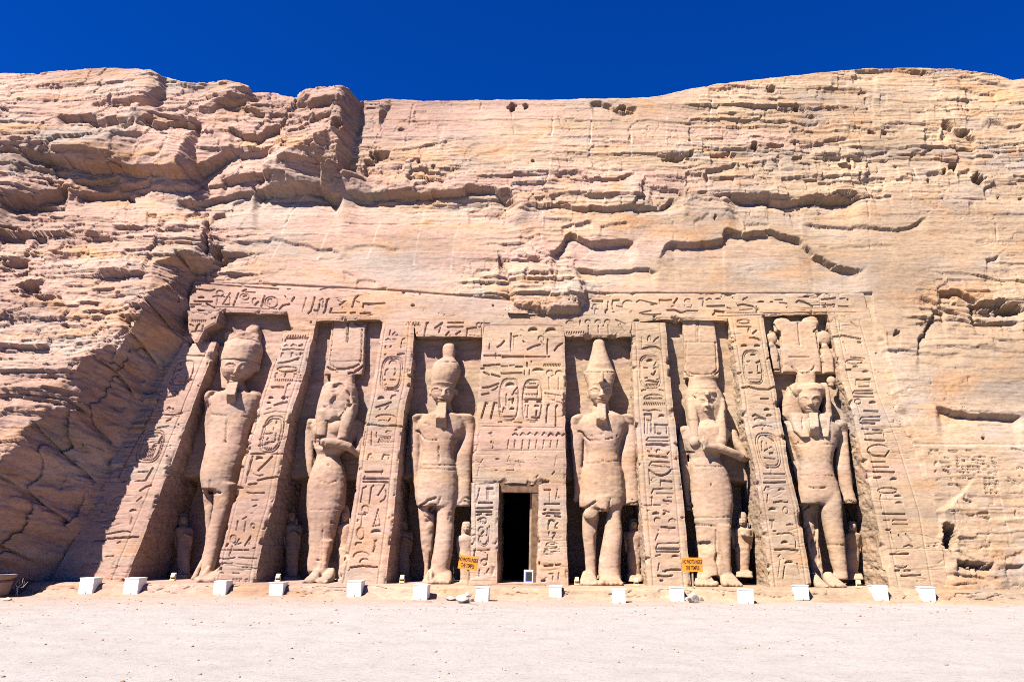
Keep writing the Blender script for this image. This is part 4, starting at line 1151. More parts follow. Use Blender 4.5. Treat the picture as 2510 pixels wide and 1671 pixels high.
# the inscribed band over the niches
fr_top = [(452, 688), (960, 712), (1250, 736), (1440, 719), (2132, 718)]
fr_bot = [(452, 770), (528, 763), (702, 768), (716, 812), (770, 812), (776, 786), (930, 783), (950, 800), (1016, 800), (1020, 822), (1183, 824), (1186, 800), (1382, 800), (1386, 824), (1547, 824), (1549, 790), (1629, 782),
          (1783, 784), (1800, 790), (1866, 780), (1871, 772), (2029, 769), (2034, 790), (2132, 785)]
U, V = hstrip(fr_top, fr_bot, 0.004)
patch('inscribed_band', U, V, 0.004, GLYPHS['FR'] + '\n' + GLYPHS['LN3'] + '\n' + GLYPHS['LN4'], 'LBT', 1.5, None, TEMPLE, seed=3, wear=1.3)
U, V = vstrip([(458, 756), (462, 815), (476, 836)], [(536, 766), (530, 790), (500, 806), (484, 836)], 0.28)
patch('broken_cornice', U, V, 0.28, GLYPHS['BLK'], 'LRTB', 1.2, None, TEMPLE, seed=5, wear=2.0, chip=1.6)
# pier with the doorway
U, V = vstrip([(1183, 798), (1175, 930), (1160, 1080), (1157, 1183)], [(1385, 798), (1387, 1183)])
vd = V[0, 0]
patch('door_panel', U, V, 0.0, GLYPHS['PIER'], 'LRB', 2.4, None, TEMPLE, seed=6)
U, V = vstrip([(1157, 1183), (1155, 1250), (1152, 1445)], [(1222, 1183), (1217, 1446)], vtop=vd, vbot=-.06)
patch('door_jamb', U, V, 0.0, GLYPHS['JL'], 'LR', 2.4, None, TEMPLE, seed=7)
U, V = vstrip([(1321, 1186), (1315, 1446)], [(1387, 1183), (1392, 1446)], vtop=vd, vbot=-.06)
patch('door_jamb', U, V, 0.0, GLYPHS['JR'], 'LR', 2.4, None, TEMPLE, seed=8)

# back walls of the six niches
MID = {'B1': ((470, 760), (200, 1460)), 'B2': ((735, 760), (575, 1460)), 'B3': ((975, 760), (885, 1460)), 'PL': ((1230, 760), (1185, 1460)),
       'PR': ((1340, 760), (1350, 1460)), 'B4': ((1590, 760), (1640, 1460)), 'B5': ((1825, 755), (1935, 1460)), 'B6': ((2080, 745), (2235, 1460))}


def wall_patch(name, a, b, dy=0.0):
    (tlx, tly), (blx, bly) = MID[a]
    (trx, try_), (brx, bry) = MID[b]
    TL, TR, BR, BL = [on_plane(x, y, WALL, dy) for x, y in ((tlx, tly), (trx, try_), (brx, bry), (blx, bly))]
    nr, nc = 190, max(int((BR[0] - BL[0]) / .05), 10)
    t = np.linspace(0, 1, nr)[:, None, None]; s = np.linspace(0, 1, nc)[None, :, None]
    P = (BL * (1 - s) + BR * s) * (1 - t) + (TL * (1 - s) + TR * s) * t
    nn = .03 * fbm(P[..., 0] * .9, 1.0, P[..., 2] * 1.6, 4, 61) + .012 * fbm(P[..., 0] * 4, 2.0, P[..., 2] * 9, 4, 67)
    P[..., 1] += nn + 1.0 * sstep(3.45, 3.25, P[..., 2] + .08 * fbm(P[..., 0] * 2, 0.3, 1.0, 3, 69))
    mesh_from(name, P.reshape(-1, 3), grid_faces(nr, nc), M_CARVED, TEMPLE)


for a, b in (('B1', 'B2'), ('B2', 'B3'), ('B3', 'PL'), ('PR', 'B4'), ('B4', 'B5'), ('B5', 'B6')):
    wall_patch('niche_wall', a, b)

# ------------------------------------------------------------------ ledge the temple stands on
def build_ledge():
    x0 = on_plane(118, 1442, FRONT)[0]
    us = np.arange(x0, 19.0, .035)
    prof = [(-1.45, -.05), (-1.25, .015), (-1.08, .07), (-1.0, .16), (-.95, .245), (-.88, .285), (-.75, .30)] + [(y, .30) for y in np.arange(-.6, 2.7, .07)]
    # finer front face
    pr = []
    for (a, b), (c, d) in zip(prof[:-1], prof[1:]):
        n = 4 if a < -.6 else 1
        for k in range(n):
            pr.append((a + (c - a) * k / n, b + (d - b) * k / n))
    pr.append(prof[-1])
    pr = A(pr)
    X = np.repeat(us[None, :], len(pr), 0)
    Y = np.repeat(pr[:, 0:1], len(us), 1); Zz = np.repeat(pr[:, 1:2], len(us), 1)
    fr = sstep(.05, .2, Zz) * (Y < -.5)
    er = fbm(X * .8, Y * .5, .4, 4, 17)
    Y = Y + (Y < -.3) * (.10 * er + .012 * fbm(X * 4, Zz * 8, .9, 3, 21))
    crk = fbm(X * 1.2, Zz * 5, 1.7, 3, 25)
    Y = Y + (Y < -.5) * .06 * np.exp(-(crk / .04) ** 2)
    Zz = Zz + .006 * fbm(X * 2, Y * 3, .2, 4, 27) * (Zz > .1) + .03 * np.clip(er, -.6, .2) * fr
    V = np.stack([X, Y, Zz], -1)
    # left end
    n = len(pr)
    end = V[:, :1].copy(); end[..., 0] -= .02; end[..., 2] = np.minimum(end[..., 2], -.05)
    V = np.concatenate([end, V], 1)
    o = mesh_from('rock_ledge', V.reshape(-1, 3), grid_faces(V.shape[0], V.shape[1]), M_CARVED)
    tag(o, 'low rock ledge along the foot of the temple', 'ledge', kind='structure')


build_ledge()

# ------------------------------------------------------------------ doorway: timber frame and the dark passage behind it
def boxes(name, lst, mat, parent=None, bev=.01, noise=0.0):
    """axis aligned or rotated boxes joined in one bevelled mesh: (cx, cy, cz, sx, sy, sz, rx, ry, rz)"""
    bm = bmesh.new()
    for b in lst:
        cx, cy, cz, sx, sy, sz = b[:6]
        rot = b[6:] if len(b) > 6 else (0, 0, 0)
        g = bmesh.ops.create_cube(bm, size=1.0)
        M = Matrix.Translation((cx, cy, cz)) @ Matrix.Rotation(rot[2], 4, 'Z') @ Matrix.Rotation(rot[1], 4, 'Y') @ Matrix.Rotation(rot[0], 4, 'X') @ Matrix.Diagonal((sx, sy, sz, 1))
        bmesh.ops.transform(bm, matrix=M, verts=g['verts'])
    if bev:
        bmesh.ops.bevel(bm, geom=bm.edges[:], offset=bev, segments=2, affect='EDGES', clamp_overlap=True)
    me = bpy.data.meshes.new(name)
    bm.to_mesh(me); bm.free()
    return link(name, me, mat, parent)


M_WOOD = plain_mat('old_timber', (.105, .052, .022), .8, .6, 7, bump=.6)
M_WOOD2 = plain_mat('pale_timber', (.22, .14, .085), .75, .4, 6, bump=.4)
M_DARK = plain_mat('passage_shade', (.012, .010, .009), .95, .3, 3)  # sandstone passage coloured near black, its unlit gloom put into the colour
DL, DR = on_plane(1217, 1446, FRONT)[0], on_plane(1315, 1446, FRONT)[0]
DT = on_plane(1270, 1184, FRONT)
dz = DT[2]
dyt = DT[1]
xc = .5 * (DL + DR)
boxes('door_post', [(DR - .10, .98, Z0 + (dz - Z0) / 2, .20, .22, dz - Z0)], M_WOOD, TEMPLE)
boxes('door_post', [(DL - .06, .98, Z0 + (dz - Z0) / 2, .13, .22, dz - Z0)], M_WOOD, TEMPLE)
boxes('lintel_beam', [(xc, 1.0, dz - .10, DR - DL + .2, .3, .34)], M_WOOD, TEMPLE)
boxes('door_leaf', [(DR - .20, 1.75, Z0 + (dz - Z0) * .47, .07, 1.25, (dz - Z0) * .93, 0, 0, R(-3))], M_WOOD2, TEMPLE)
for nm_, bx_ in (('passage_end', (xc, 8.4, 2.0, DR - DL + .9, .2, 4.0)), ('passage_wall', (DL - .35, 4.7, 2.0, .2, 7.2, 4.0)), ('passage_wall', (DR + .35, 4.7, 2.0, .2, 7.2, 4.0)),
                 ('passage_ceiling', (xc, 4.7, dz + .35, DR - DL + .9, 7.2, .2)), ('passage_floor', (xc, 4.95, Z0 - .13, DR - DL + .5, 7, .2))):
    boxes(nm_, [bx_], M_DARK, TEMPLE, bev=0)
boxes('threshold', [(xc, .35, Z0 + .012, DR - DL + .5, .9, .05)], M_CARVED, TEMPLE)

# ------------------------------------------------------------------ statues
SP = (0.95, 0.17)                               # leaning axis plane the colossi stand on


def px_m(P):
    return ((P - CAM) @ FWD) / FOC


class Solid:
    """closed lofts gathered into one mesh, then fused into a single skin"""
    def __init__(self):
        self.V = []; self.F = []; self.n = 0

    def add(self, V, F):
        self.V.append(A(V)); self.F += [tuple(i + self.n for i in f) for f in F]; self.n += len(V)

    def rings(self, C, E1, E2, R1, R2, ex=2.3, seg=20):
        th = np.linspace(0, 2 * np.pi, seg, endpoint=False)
        c = np.sign(np.cos(th)) * np.abs(np.cos(th)) ** (2 / ex); s = np.sign(np.sin(th)) * np.abs(np.sin(th)) ** (2 / ex)
        V = []
        for p, e1, e2, r1, r2 in zip(C, E1, E2, R1, R2):
            V += list(p + np.outer(c * r1, e1) + np.outer(s * r2, e2))
        k = len(C)
        F = [(i * seg + j, i * seg + (j + 1) % seg, (i + 1) * seg + (j + 1) % seg, (i + 1) * seg + j) for i in range(k - 1) for j in range(seg)]
        F += [tuple(range(seg))[::-1], tuple((k - 1) * seg + j for j in range(seg))]
        self.add(V, F)

    def rows(self, view, txt, dy=0.0, dh=None, ex=2.3, scale=.85, dy1=None, maxd=.52):
        """each row: y x_left x_right in view pixels; becomes a level ring"""
        x0, y0, s = GV[view]
        rows = [list(map(float, r.split())) for r in txt.split(';') if r.strip()]
        if 'y':
            pass
        C, E1, E2, R1, R2 = [], [], [], [], []
        n = len(rows)
        for i, r in enumerate(rows):
            vy = y0 + r[0] / s; xl = x0 + r[1] / s; xr = x0 + r[2] / s
            d = dy if dy1 is None else dy + (dy1 - dy) * i / max(n - 1, 1)
            if len(r) > 4:
                d += r[4]
            P = on_plane(.5 * (xl + xr), vy, SP, d)
            hw = .5 * (xr - xl) * px_m(P)
            C.append(P); E1.append(RX0); E2.append(A([0, 1, 0])); R1.append(hw)
            R2.append(r[3] if len(r) > 3 and r[3] > 0 else (dh if dh else min(hw * scale, maxd)))
        self.rings(C, E1, E2, R1, R2, ex)

    def tube(self, pts, ex=2.0, flat=1.0):
        """(view, x, y, r_px, dy) along a path"""
        C = []; Rr = []
        for view, x, y, r, d in pts:
            x0, y0, s = GV[view]
            P = on_plane(x0 + x / s, y0 + y / s, SP, d)
            C.append(P); Rr.append(r / s * px_m(P))
        C = A(C); E1 = []; E2 = []
        for i in range(len(C)):
            T = C[min(i + 1, len(C) - 1)] - C[max(i - 1, 0)]
            T = T / np.linalg.norm(T)
            e1 = np.cross(T, [0, 1, 0]); e1 /= np.linalg.norm(e1)
            E1.append(e1); E2.append(np.cross(e1, T))
        # rounded ends
        d0 = (C[0] - C[1]) / np.linalg.norm(C[0] - C[1]); d1 = (C[-1] - C[-2]) / np.linalg.norm(C[-1] - C[-2])
        C2 = [C[0] + d0 * Rr[0] * .8] + list(C) + [C[-1] + d1 * Rr[-1] * .8]
        R2 = [Rr[0] * .45] + Rr + [Rr[-1] * .45]
        self.rings(C2, [E1[0]] + E1 + [E1[-1]], [E2[0]] + E2 + [E2[-1]], R2, [r * flat for r in R2], ex, 16)

    def ball(self, view, x, y, r, d, sx=1, sy=1, sz=1):
        x0, y0, s = GV[view]
        P = on_plane(x0 + x / s, y0 + y / s, SP, d)
        m_ = r / s * px_m(P)
        self.ell(P, m_ * sx, m_ * sy, m_ * sz)

    def ell(self, P, rx, ry, rz, k=9):
        ph = np.linspace(-np.pi / 2 * .93, np.pi / 2 * .93, k)
        self.rings([P + A([0, 0, rz * math.sin(a)]) for a in ph], [RX0] * k, [A([0, 1, 0])] * k, [rx * math.cos(a) for a in ph], [ry * math.cos(a) for a in ph], 2.0, 14)

    def foot(self, sx, sy, w, L=.95, hgt=.36, yaw=0.0, side=1):
        """toe tip stands at photograph point (sx, sy) on the ledge; w in photograph pixels"""
        T = on_ground(sx, sy, Z0)
        if T[1] < -.12:
            T = T + (T - CAM) * 0; T[1] = -.12; T[0] = on_plane(sx, 1437.0, (-.12, 0.0))[0]
        hw = .5 * w * px_m(T)
        C, E1, E2, R1, R2 = [], [], [], [], []
        for t, ww, hh in ((0.0, .5, .30), (.06, .92, .36), (.2, 1.0, .42), (.4, .95, .55), (.65, .85, .85), (.85, .72, 1.1), (1.0, .5, 1.0)):
            C.append(T + A([math.sin(yaw) * t * L, t * L + .12, hh * hgt * .5 - .02])); E1.append(RX0); E2.append(A([0, 0, 1])); R1.append(hw * ww); R2.append(hh * hgt * .5 + .03)
        self.rings(C, E1, E2, R1, R2, 2.6, 16)
        for k in range(5):
            q = (k - 2) / 2.0
            r = hw * (.27 if k * side == 0 or (side < 0 and k == 4) else .21)
            big = (k == 0 and side > 0) or (k == 4 and side < 0)
            r = hw * (.30 if big else .21)
            self.ell(T + A([q * hw * .78, .10 + .10 * abs(q + side * .9) * .5, r * .75]), r, r * 1.7, r * 1.0, 7)

    def block(self, cx, cy, cz, sx, sy, sz):
        x, y, z = sx / 2, sy / 2, sz / 2
        V = [(cx + a * x, cy + b * y, cz + c * z) for a in (-1, 1) for b in (-1, 1) for c in (-1, 1)]
        self.add(V, [(0, 1, 3, 2), (4, 6, 7, 5), (0, 4, 5, 1), (2, 3, 7, 6), (0, 2, 6, 4), (1, 5, 7, 3)])

    def fuse(self, name, voxel, smooth, parent, marks='', face=None, rough=1.0, seed=0, mat=None, breaks=None, dep=1.0):
        me = bpy.data.meshes.new(name)
        me.from_pydata([tuple(v) for v in np.concatenate(self.V)], [], self.F)
        bm = bmesh.new(); bm.from_mesh(me); bmesh.ops.recalc_face_normals(bm, faces=bm.faces[:]); bm.to_mesh(me); bm.free()
        o = bpy.data.objects.new(name, me)
        COL.objects.link(o)
        r = o.modifiers.new('r', 'REMESH'); r.mode = 'VOXEL'; r.voxel_size = voxel
        sm = o.modifiers.new('s', 'SMOOTH'); sm.factor = .5; sm.iterations = smooth
        dg = bpy.context.evaluated_depsgraph_get()
        res = bpy.data.meshes.new_from_object(o.evaluated_get(dg))
        bpy.data.objects.remove(o)
        bpy.data.meshes.remove(me)
        res.name = name
        n = len(res.vertices)
        V = np.empty(n * 3, np.float32); res.vertices.foreach_get('co', V); V = V.reshape(-1, 3).astype(float)
        Nn = np.empty(n * 3, np.float32); res.vertices.foreach_get('normal', Nn); Nn = Nn.reshape(-1, 3).astype(float)
        SX, SY = project(V)
        toc = CAM - V; toc /= np.linalg.norm(toc, axis=1)[:, None]
        fr = np.clip((Nn * toc).sum(1) * 2.5, 0, 1)
        d = np.zeros(n)
        if marks:
            d -= carve(SX, SY, marks) * fr * dep
        off = Nn * d[:, None]
        if face is not None:
            off[:, 1] -= face(SX, SY) * fr
        nz = .010 * fbm(V[:, 0] * 2.0 + seed, V[:, 1] * 2, V[:, 2] * 4, 4, 101) + .006 * fbm(V[:, 0] * 8, V[:, 1] * 8, V[:, 2] * 14 + seed, 3, 107)
        lines = fbm(V[:, 0] * .4 + seed, V[:, 1] * .4, V[:, 2] * 4.0, 3, 109)
        nz -= .006 * np.exp(-(lines / .03) ** 2)
        off += Nn * (nz * rough)[:, None]
        if breaks:
            # broken surfaces: (view, x, y, rx, ry, depth, roughness)
            for vw, x, y, rx, ry, dp, rg in breaks:
                x0, y0, s = GV[vw]
                q = np.hypot((SX - x0 - x / s) / (rx / s), (SY - y0 - y / s) / (ry / s)) + .25 * fbm(V[:, 0] * 4, V[:, 1] * 4, V[:, 2] * 4, 3, 113)
                k_ = sstep(1.1, .7, q) * fr
                off[:, 1] += k_ * (dp + .8 * rg * fbm(V[:, 0] * 2.6, V[:, 1] * 2.6, V[:, 2] * 3.4, 4, 117))
        V += off
        res.vertices.foreach_set('co', np.ascontiguousarray(V, np.float32).ravel())
        res.polygons.foreach_set('use_smooth', np.ones(len(res.polygons), bool))
        res.update()
        return link(name, res, mat or M_STATUE, parent)


def face_features(view, eyes, brow, nose, mouth, k=1.0, chin=None):
    """relief of a carved face, in view pixels: eyes [(x,y,rx,ry)..], brow y offset, nose (x, y_top, y_tip, half width), mouth (x0, x1, y)"""
    x0, y0, s = GV[view]

    def f(SX, SY):
        X = (SX - x0) * s; Y = (SY - y0) * s
        D = np.zeros_like(X)
        for ex, ey, rx, ry in eyes:
            D -= .055 * k * np.exp(-((X - ex) / (rx * 1.25)) ** 2 - ((Y - ey + ry * .2) / (ry * 2.0)) ** 2)
            q = np.hypot((X - ex) / rx, (Y - ey) / ry)
            D += .040 * k * sstep(1.1, .5, q)
            D += .030 * k * np.exp(-((q - 1.25) / .16) ** 2) * (Y < ey + ry * .4)
            D += .018 * k * np.exp(-((q - 1.25) / .16) ** 2) * (Y >= ey + ry * .4)
            bx = (X - ex) / rx
            arch = ey - brow - ry * .9 * (1 - np.clip(bx * bx, 0, 1.6))
            D += .045 * k * np.exp(-((Y - arch) / (ry * .75)) ** 2) * sstep(1.6, 1.1, np.abs(bx))
        nx, nt, nb, nw = nose
        t = np.clip((Y - nt) / (nb - nt), 0, 1.0)
        wd = nw * (.45 + .55 * t)
        on = (Y > nt - 8) * sstep(nb + nw * .45, nb, Y)
        D += (.04 + .12 * t) * k * np.exp(-((X - nx) / (wd * .8)) ** 2) * on
        for sg in (-1, 1):
            D += .05 * k * np.exp(-((X - nx - sg * nw * .75) / (nw * .4)) ** 2 - ((Y - nb + nw * .1) / (nw * .4)) ** 2)
        ma, mb, my = mouth
        mc = .5 * (ma + mb); mh = .5 * (mb - ma)
        lx = np.clip(np.abs((X - mc) / mh), 0, 3)
        shape = sstep(1.15, .6, lx)
        lip = mh * .30
        curve = my - lip * .25 * lx * lx
        D += .045 * k * shape * np.exp(-((Y - curve + lip * .75) / (lip * .6)) ** 2)
        D += .045 * k * shape * np.exp(-((Y - curve - lip * .8) / (lip * .65)) ** 2)
        D -= .04 * k * sstep(1.3, .9, lx) * np.exp(-((Y - curve) / (lip * .32)) ** 2)
        D -= .02 * k * np.exp(-((lx - 1.25) / .25) ** 2) * np.exp(-((Y - curve) / (lip * .9)) ** 2)
        if chin:
            D += .05 * k * np.exp(-((X - chin[0]) / chin[2]) ** 2 - ((Y - chin[1]) / (chin[2] * .7)) ** 2)
        return D
    return f


M_BREAK = stone_mat('weathered_break', tan=(.20, .14, .095), pink=(.21, .14, .105), grey=(.18, .15, .125), orange=(.20, .12, .07), bump=1.0)


def beard(parent, view, y_top, xl, xr, y_front, xl2, xr2, y_back, xl3, xr3, dy_top=-.50, dy_front=-.75, dy_back=-.45):
    """the false beard: juts forward, its broken foot seen from below"""
    x0, y0, s = GV[view]
    P = lambda x, y, d: on_plane(x0 + x / s, y0 + y / s, SP, d)
    f = [P(xl, y_top, dy_top), P(xr, y_top, dy_top), P(xr2, y_front, dy_front), P(xl2, y_front, dy_front)]
    b = [P(xl, y_top, dy_top + .5), P(xr, y_top, dy_top + .5), P(xr3, y_back, dy_back), P(xl3, y_back, dy_back)]
    n = 14
    V = []
    sol = Solid()
    C = []
    for i in range(n):
        t = i / (n - 1)
        a = f[0] * (1 - t) + f[3] * t; c = f[1] * (1 - t) + f[2] * t
        d = b[0] * (1 - t) + b[3] * t; e = b[1] * (1 - t) + b[2] * t
        V += [a, c, e, d]
    F = [(0, 1, 2, 3), tuple(4 * (n - 1) + j for j in (3, 2, 1, 0))]
    for i in range(n - 1):
        for j in range(4):
            F.append((4 * i + j, 4 * i + (j + 1) % 4, 4 * i + 4 + (j + 1) % 4, 4 * i + 4 + j))
    sol.add(V, F)
    br = [(view, .5 * (xl2 + xr2), .5 * (y_front + y_back), (xr3 - xl3) * .6, (y_back - y_front) * .6, .05, .10)]
    return sol.fuse('beard', .03, 2, parent, rough=.7, breaks=br)


CAT = 'statue'
GRP = 'colossal statues standing in the niches'


def root_at(x, y, label):
    P = on_plane(x, y, SP)
    return thing('colossal_statue', (P[0], P[1], Z0), label, CAT, GRP)


# 1: king at the left end, tall broken crown
def statue_one():
    r = root_at(520, 1425, 'king statue at the left end with its tall crown broken off at the top')
    b = Solid()
    b.rows('a', '960 540 650 .3;990 460 770 .34;1015 400 850;1080 335 880;1180 338 855;1250 345 830;1350 345 792;1450 335 757;1525 318 746;1640 290 730;1760 262 690;1870 242 655;1960 242 630;2020 255 610;2060 262 600 .42', maxd=.46)
    b.rows('a', '985 330 470 .28;1015 300 400 .3;1060 288 372 .28;1150 278 350;1300 275 352;1450 282 345;1560 285 340', dy=.05)
    b.rows('b', '60 270 330;200 238 290;330 218 285;400 216 300;470 224 300;535 238 300', dy=.0)
    b.rows('a', '990 780 890 .28;1030 800 915 .3;1100 830 935;1250 840 950;1400 820 930;1560 770 880', dy=.1)
    b.rows('b', '430 345 590;520 355 560;600 358 545;700 348 522;800 322 488;900 296 445;1000 280 420;1100 268 398;1200 245 372;1300 222 345;1370 195 330', dy=-.05, dy1=-.1, scale=1.0)
    b.rows('b', '500 245 355;640 250 352;700 258 345;790 262 335;900 270 320;1050 262 315;1200 220 280;1330 150 215;1400 110 185', dy=.25, dy1=.1, scale=1.0)
    b.ball('a', 365, 1050, 70, .05, 1, .9, .8)
    b.ball('a', 845, 1045, 66, .08, 1, .9, .8)
    b.foot(500, 1431, 40, 1.1, side=1)
    b.foot(474, 1431, 20, .8, side=-1)
    b.fuse('body', .036, 3, r, "b L 305 400 300 500;W 305 520 410 525;a L 515 1310 518 1325;W 500 1520 512 1540;L 515 1340 512 1500;L 350 1235 430 1240 520 1250;l 680 1250 760 1262;W 322 1160 330 1135;b L 230 530 360 530",
           seed=1, breaks=[('b', 300, 620, 60, 90, .06, .10), ('b', 450, 640, 60, 70, .0, .05), ('a', 880, 1080, 40, 60, .02, .04)])
    h = Solid()
    h.rows('a', '600 500 850 .5;640 480 850;700 470 842;760 474 815;800 482 780;840 500 735;870 530 690;892 565 650 .3', dy=-.12, ex=2.2, scale=1.0)
    h.rows('a', '870 540 700 .3;960 520 740 .34;1010 500 760 .3', dy=.12)
    h.ball('a', 862, 720, 34, .0, .6, .8, 1.5)
    h.fuse('head', .028, 3, r, face=face_features('a', [(560, 697, 48, 15), (718, 700, 50, 15)], 22, (637, 690, 785, 30), (556, 648, 828)), seed=2, rough=.7)
    c = Solid()
    c.rows('a', '668 478 866;640 474 875;580 486 895;520 510 905;480 545 900;450 575 890;430 590 885', dy=-.08, scale=1.0, maxd=.6)
    c.rows('a', '520 506 890 .28;440 506 890 .26;400 508 890 .25;350 512 892 .24', dy=.18, ex=4)
    c.rows('a', '360 740 890 .24;310 742 892 .24;268 800 880 .2', dy=.2, ex=3.5)
    c.fuse('crown', .035, 2, r, seed=3, breaks=[('a', 700, 390, 230, 85, .02, .09), ('a', 850, 540, 60, 70, .0, .05)])
    s_ = Solid()
    s_.rows('a', '488 437 640 .2;700 462 640 .22;960 480 640 .22', dy=.32, ex=6)
    s_.fuse('back_slab', .04, 1, r, seed=4)
    beard(r, 'a', 880, 540, 648, 1008, 512, 612, 1135, 515, 612)


# 2: queen, broken face
def statue_two():
    r = root_at(785, 1430, 'queen statue with a shattered face, left of the two queens')
    b = Solid()
    b.rows('c', '1240 560 760 .3;1280 460 850;1310 390 890;1380 370 880;1460 385 860;1560 400 830 ;1640 425 740;1680 440 680;1740 425 700;1820 395 730;1920 360 752;2000 335 755;2120 325 750;2240 325 735;2320 335 700;2420 345 670;2530 350 645;2640 352 615;2750 345 590;2860 330 560;2960 335 545', maxd=.42)
    b.rows('c', '1290 350 450 .26;1330 332 440 .3;1420 308 420;1500 300 410;1620 305 405;1720 312 400;1850 325 385;1920 340 372', dy=.1)
    b.tube([('c', 880, 1345, 62, .1), ('c', 905, 1440, 58, .05), ('c', 915, 1540, 52, -.02), ('d', 805, 130, 48, -.1), ('d', 730, 65, 46, -.35), ('d', 620, 28, 44, -.5), ('d', 520, 12, 44, -.55), ('d', 455, 18, 46, -.55)])
    b.ball('c', 660, 1400, 95, -.30, 1, .9, 1.0)
    b.ball('c', 480, 1420, 80, -.28, 1, .8, 1.0)
    b.rows('d', '1000 440 570;1150 430 525;1300 400 505;1370 380 495', dy=-.15, dy1=-.2, scale=1.0)
    b.rows('d', '1200 305 420;1300 318 400;1380 330 385', dy=.1, dy1=0.0, scale=1.0)
    b.foot(785, 1437, 31, 1.0, side=-1)
    b.foot(752, 1436, 30, .9, side=1)
    b.fuse('body', .034, 3, r, "d E 515 240 9 9;l 430 410 520 435 600 400;L 545 820 590 825;l 330 700 660 690;l 460 850 450 1290;W 375 1440 430 1468;L 390 1200 440 1210",
           seed=11, breaks=[('d', 420, 20, 70, 60, .06, .10), ('c', 490, 1400, 60, 90, .08, .06), ('d', 600, 640, 60, 50, .0, .03)])
    h = Solid()
    h.rows('c', '895 545 850 .4;950 500 872;1000 485 880;1060 472 886;1120 452 884;1200 436 872;1280 425 850;1330 430 800', dy=-.02, maxd=.52)
    h.rows('c', '1120 760 885 .24;1200 745 868;1260 722 848;1340 690 822;1420 668 795;1500 655 770;1525 665 745', dy=-.42, scale=.9)
    h.rows('c', '1200 436 560 .2;1300 430 560;1380 432 555;1470 432 548', dy=-.36, scale=.9)
    h.fuse('head', .032, 3, r, "c L 505 1148 550 1143;L 560 1310 560 1480;L 530 1300 600 1325 660 1290;L 665 1520 700 1500 755 1505;L 750 1150 690 1260;L 760 1070 790 1100 770 1140", seed=12,
           breaks=[('c', 690, 1070, 110, 190, .10, .035), ('c', 640, 1290, 60, 40, .06, .03), ('c', 590, 950, 90, 50, .02, .03)])
    c = Solid()
    c.rows('c', '1000 590 850 .26;900 592 848 .26;800 592 846 .26;770 592 846 .26', dy=.1, ex=4)
    c.rows('c', '802 520 944 .13;770 522 945 .14;740 532 952 .15;700 545 960 .16;600 570 962 .16;500 578 965 .16;300 600 976 .16;190 606 1000 .16', dy=.22, ex=8)
    c.fuse('crown', .03, 1, r, "c W 548 715 600 745 660 762;W 780 785 850 770 905 735 945 700;L 612 200 595 500 575 640 590 690 650 735 740 735 840 715 900 680 925 600 930 300;W 775 200 772 330 765 440;l 590 655 930 650;l 610 200 600 300",
           seed=13, dep=1.2, breaks=[('c', 900, 215, 80, 40, .06, .08)])


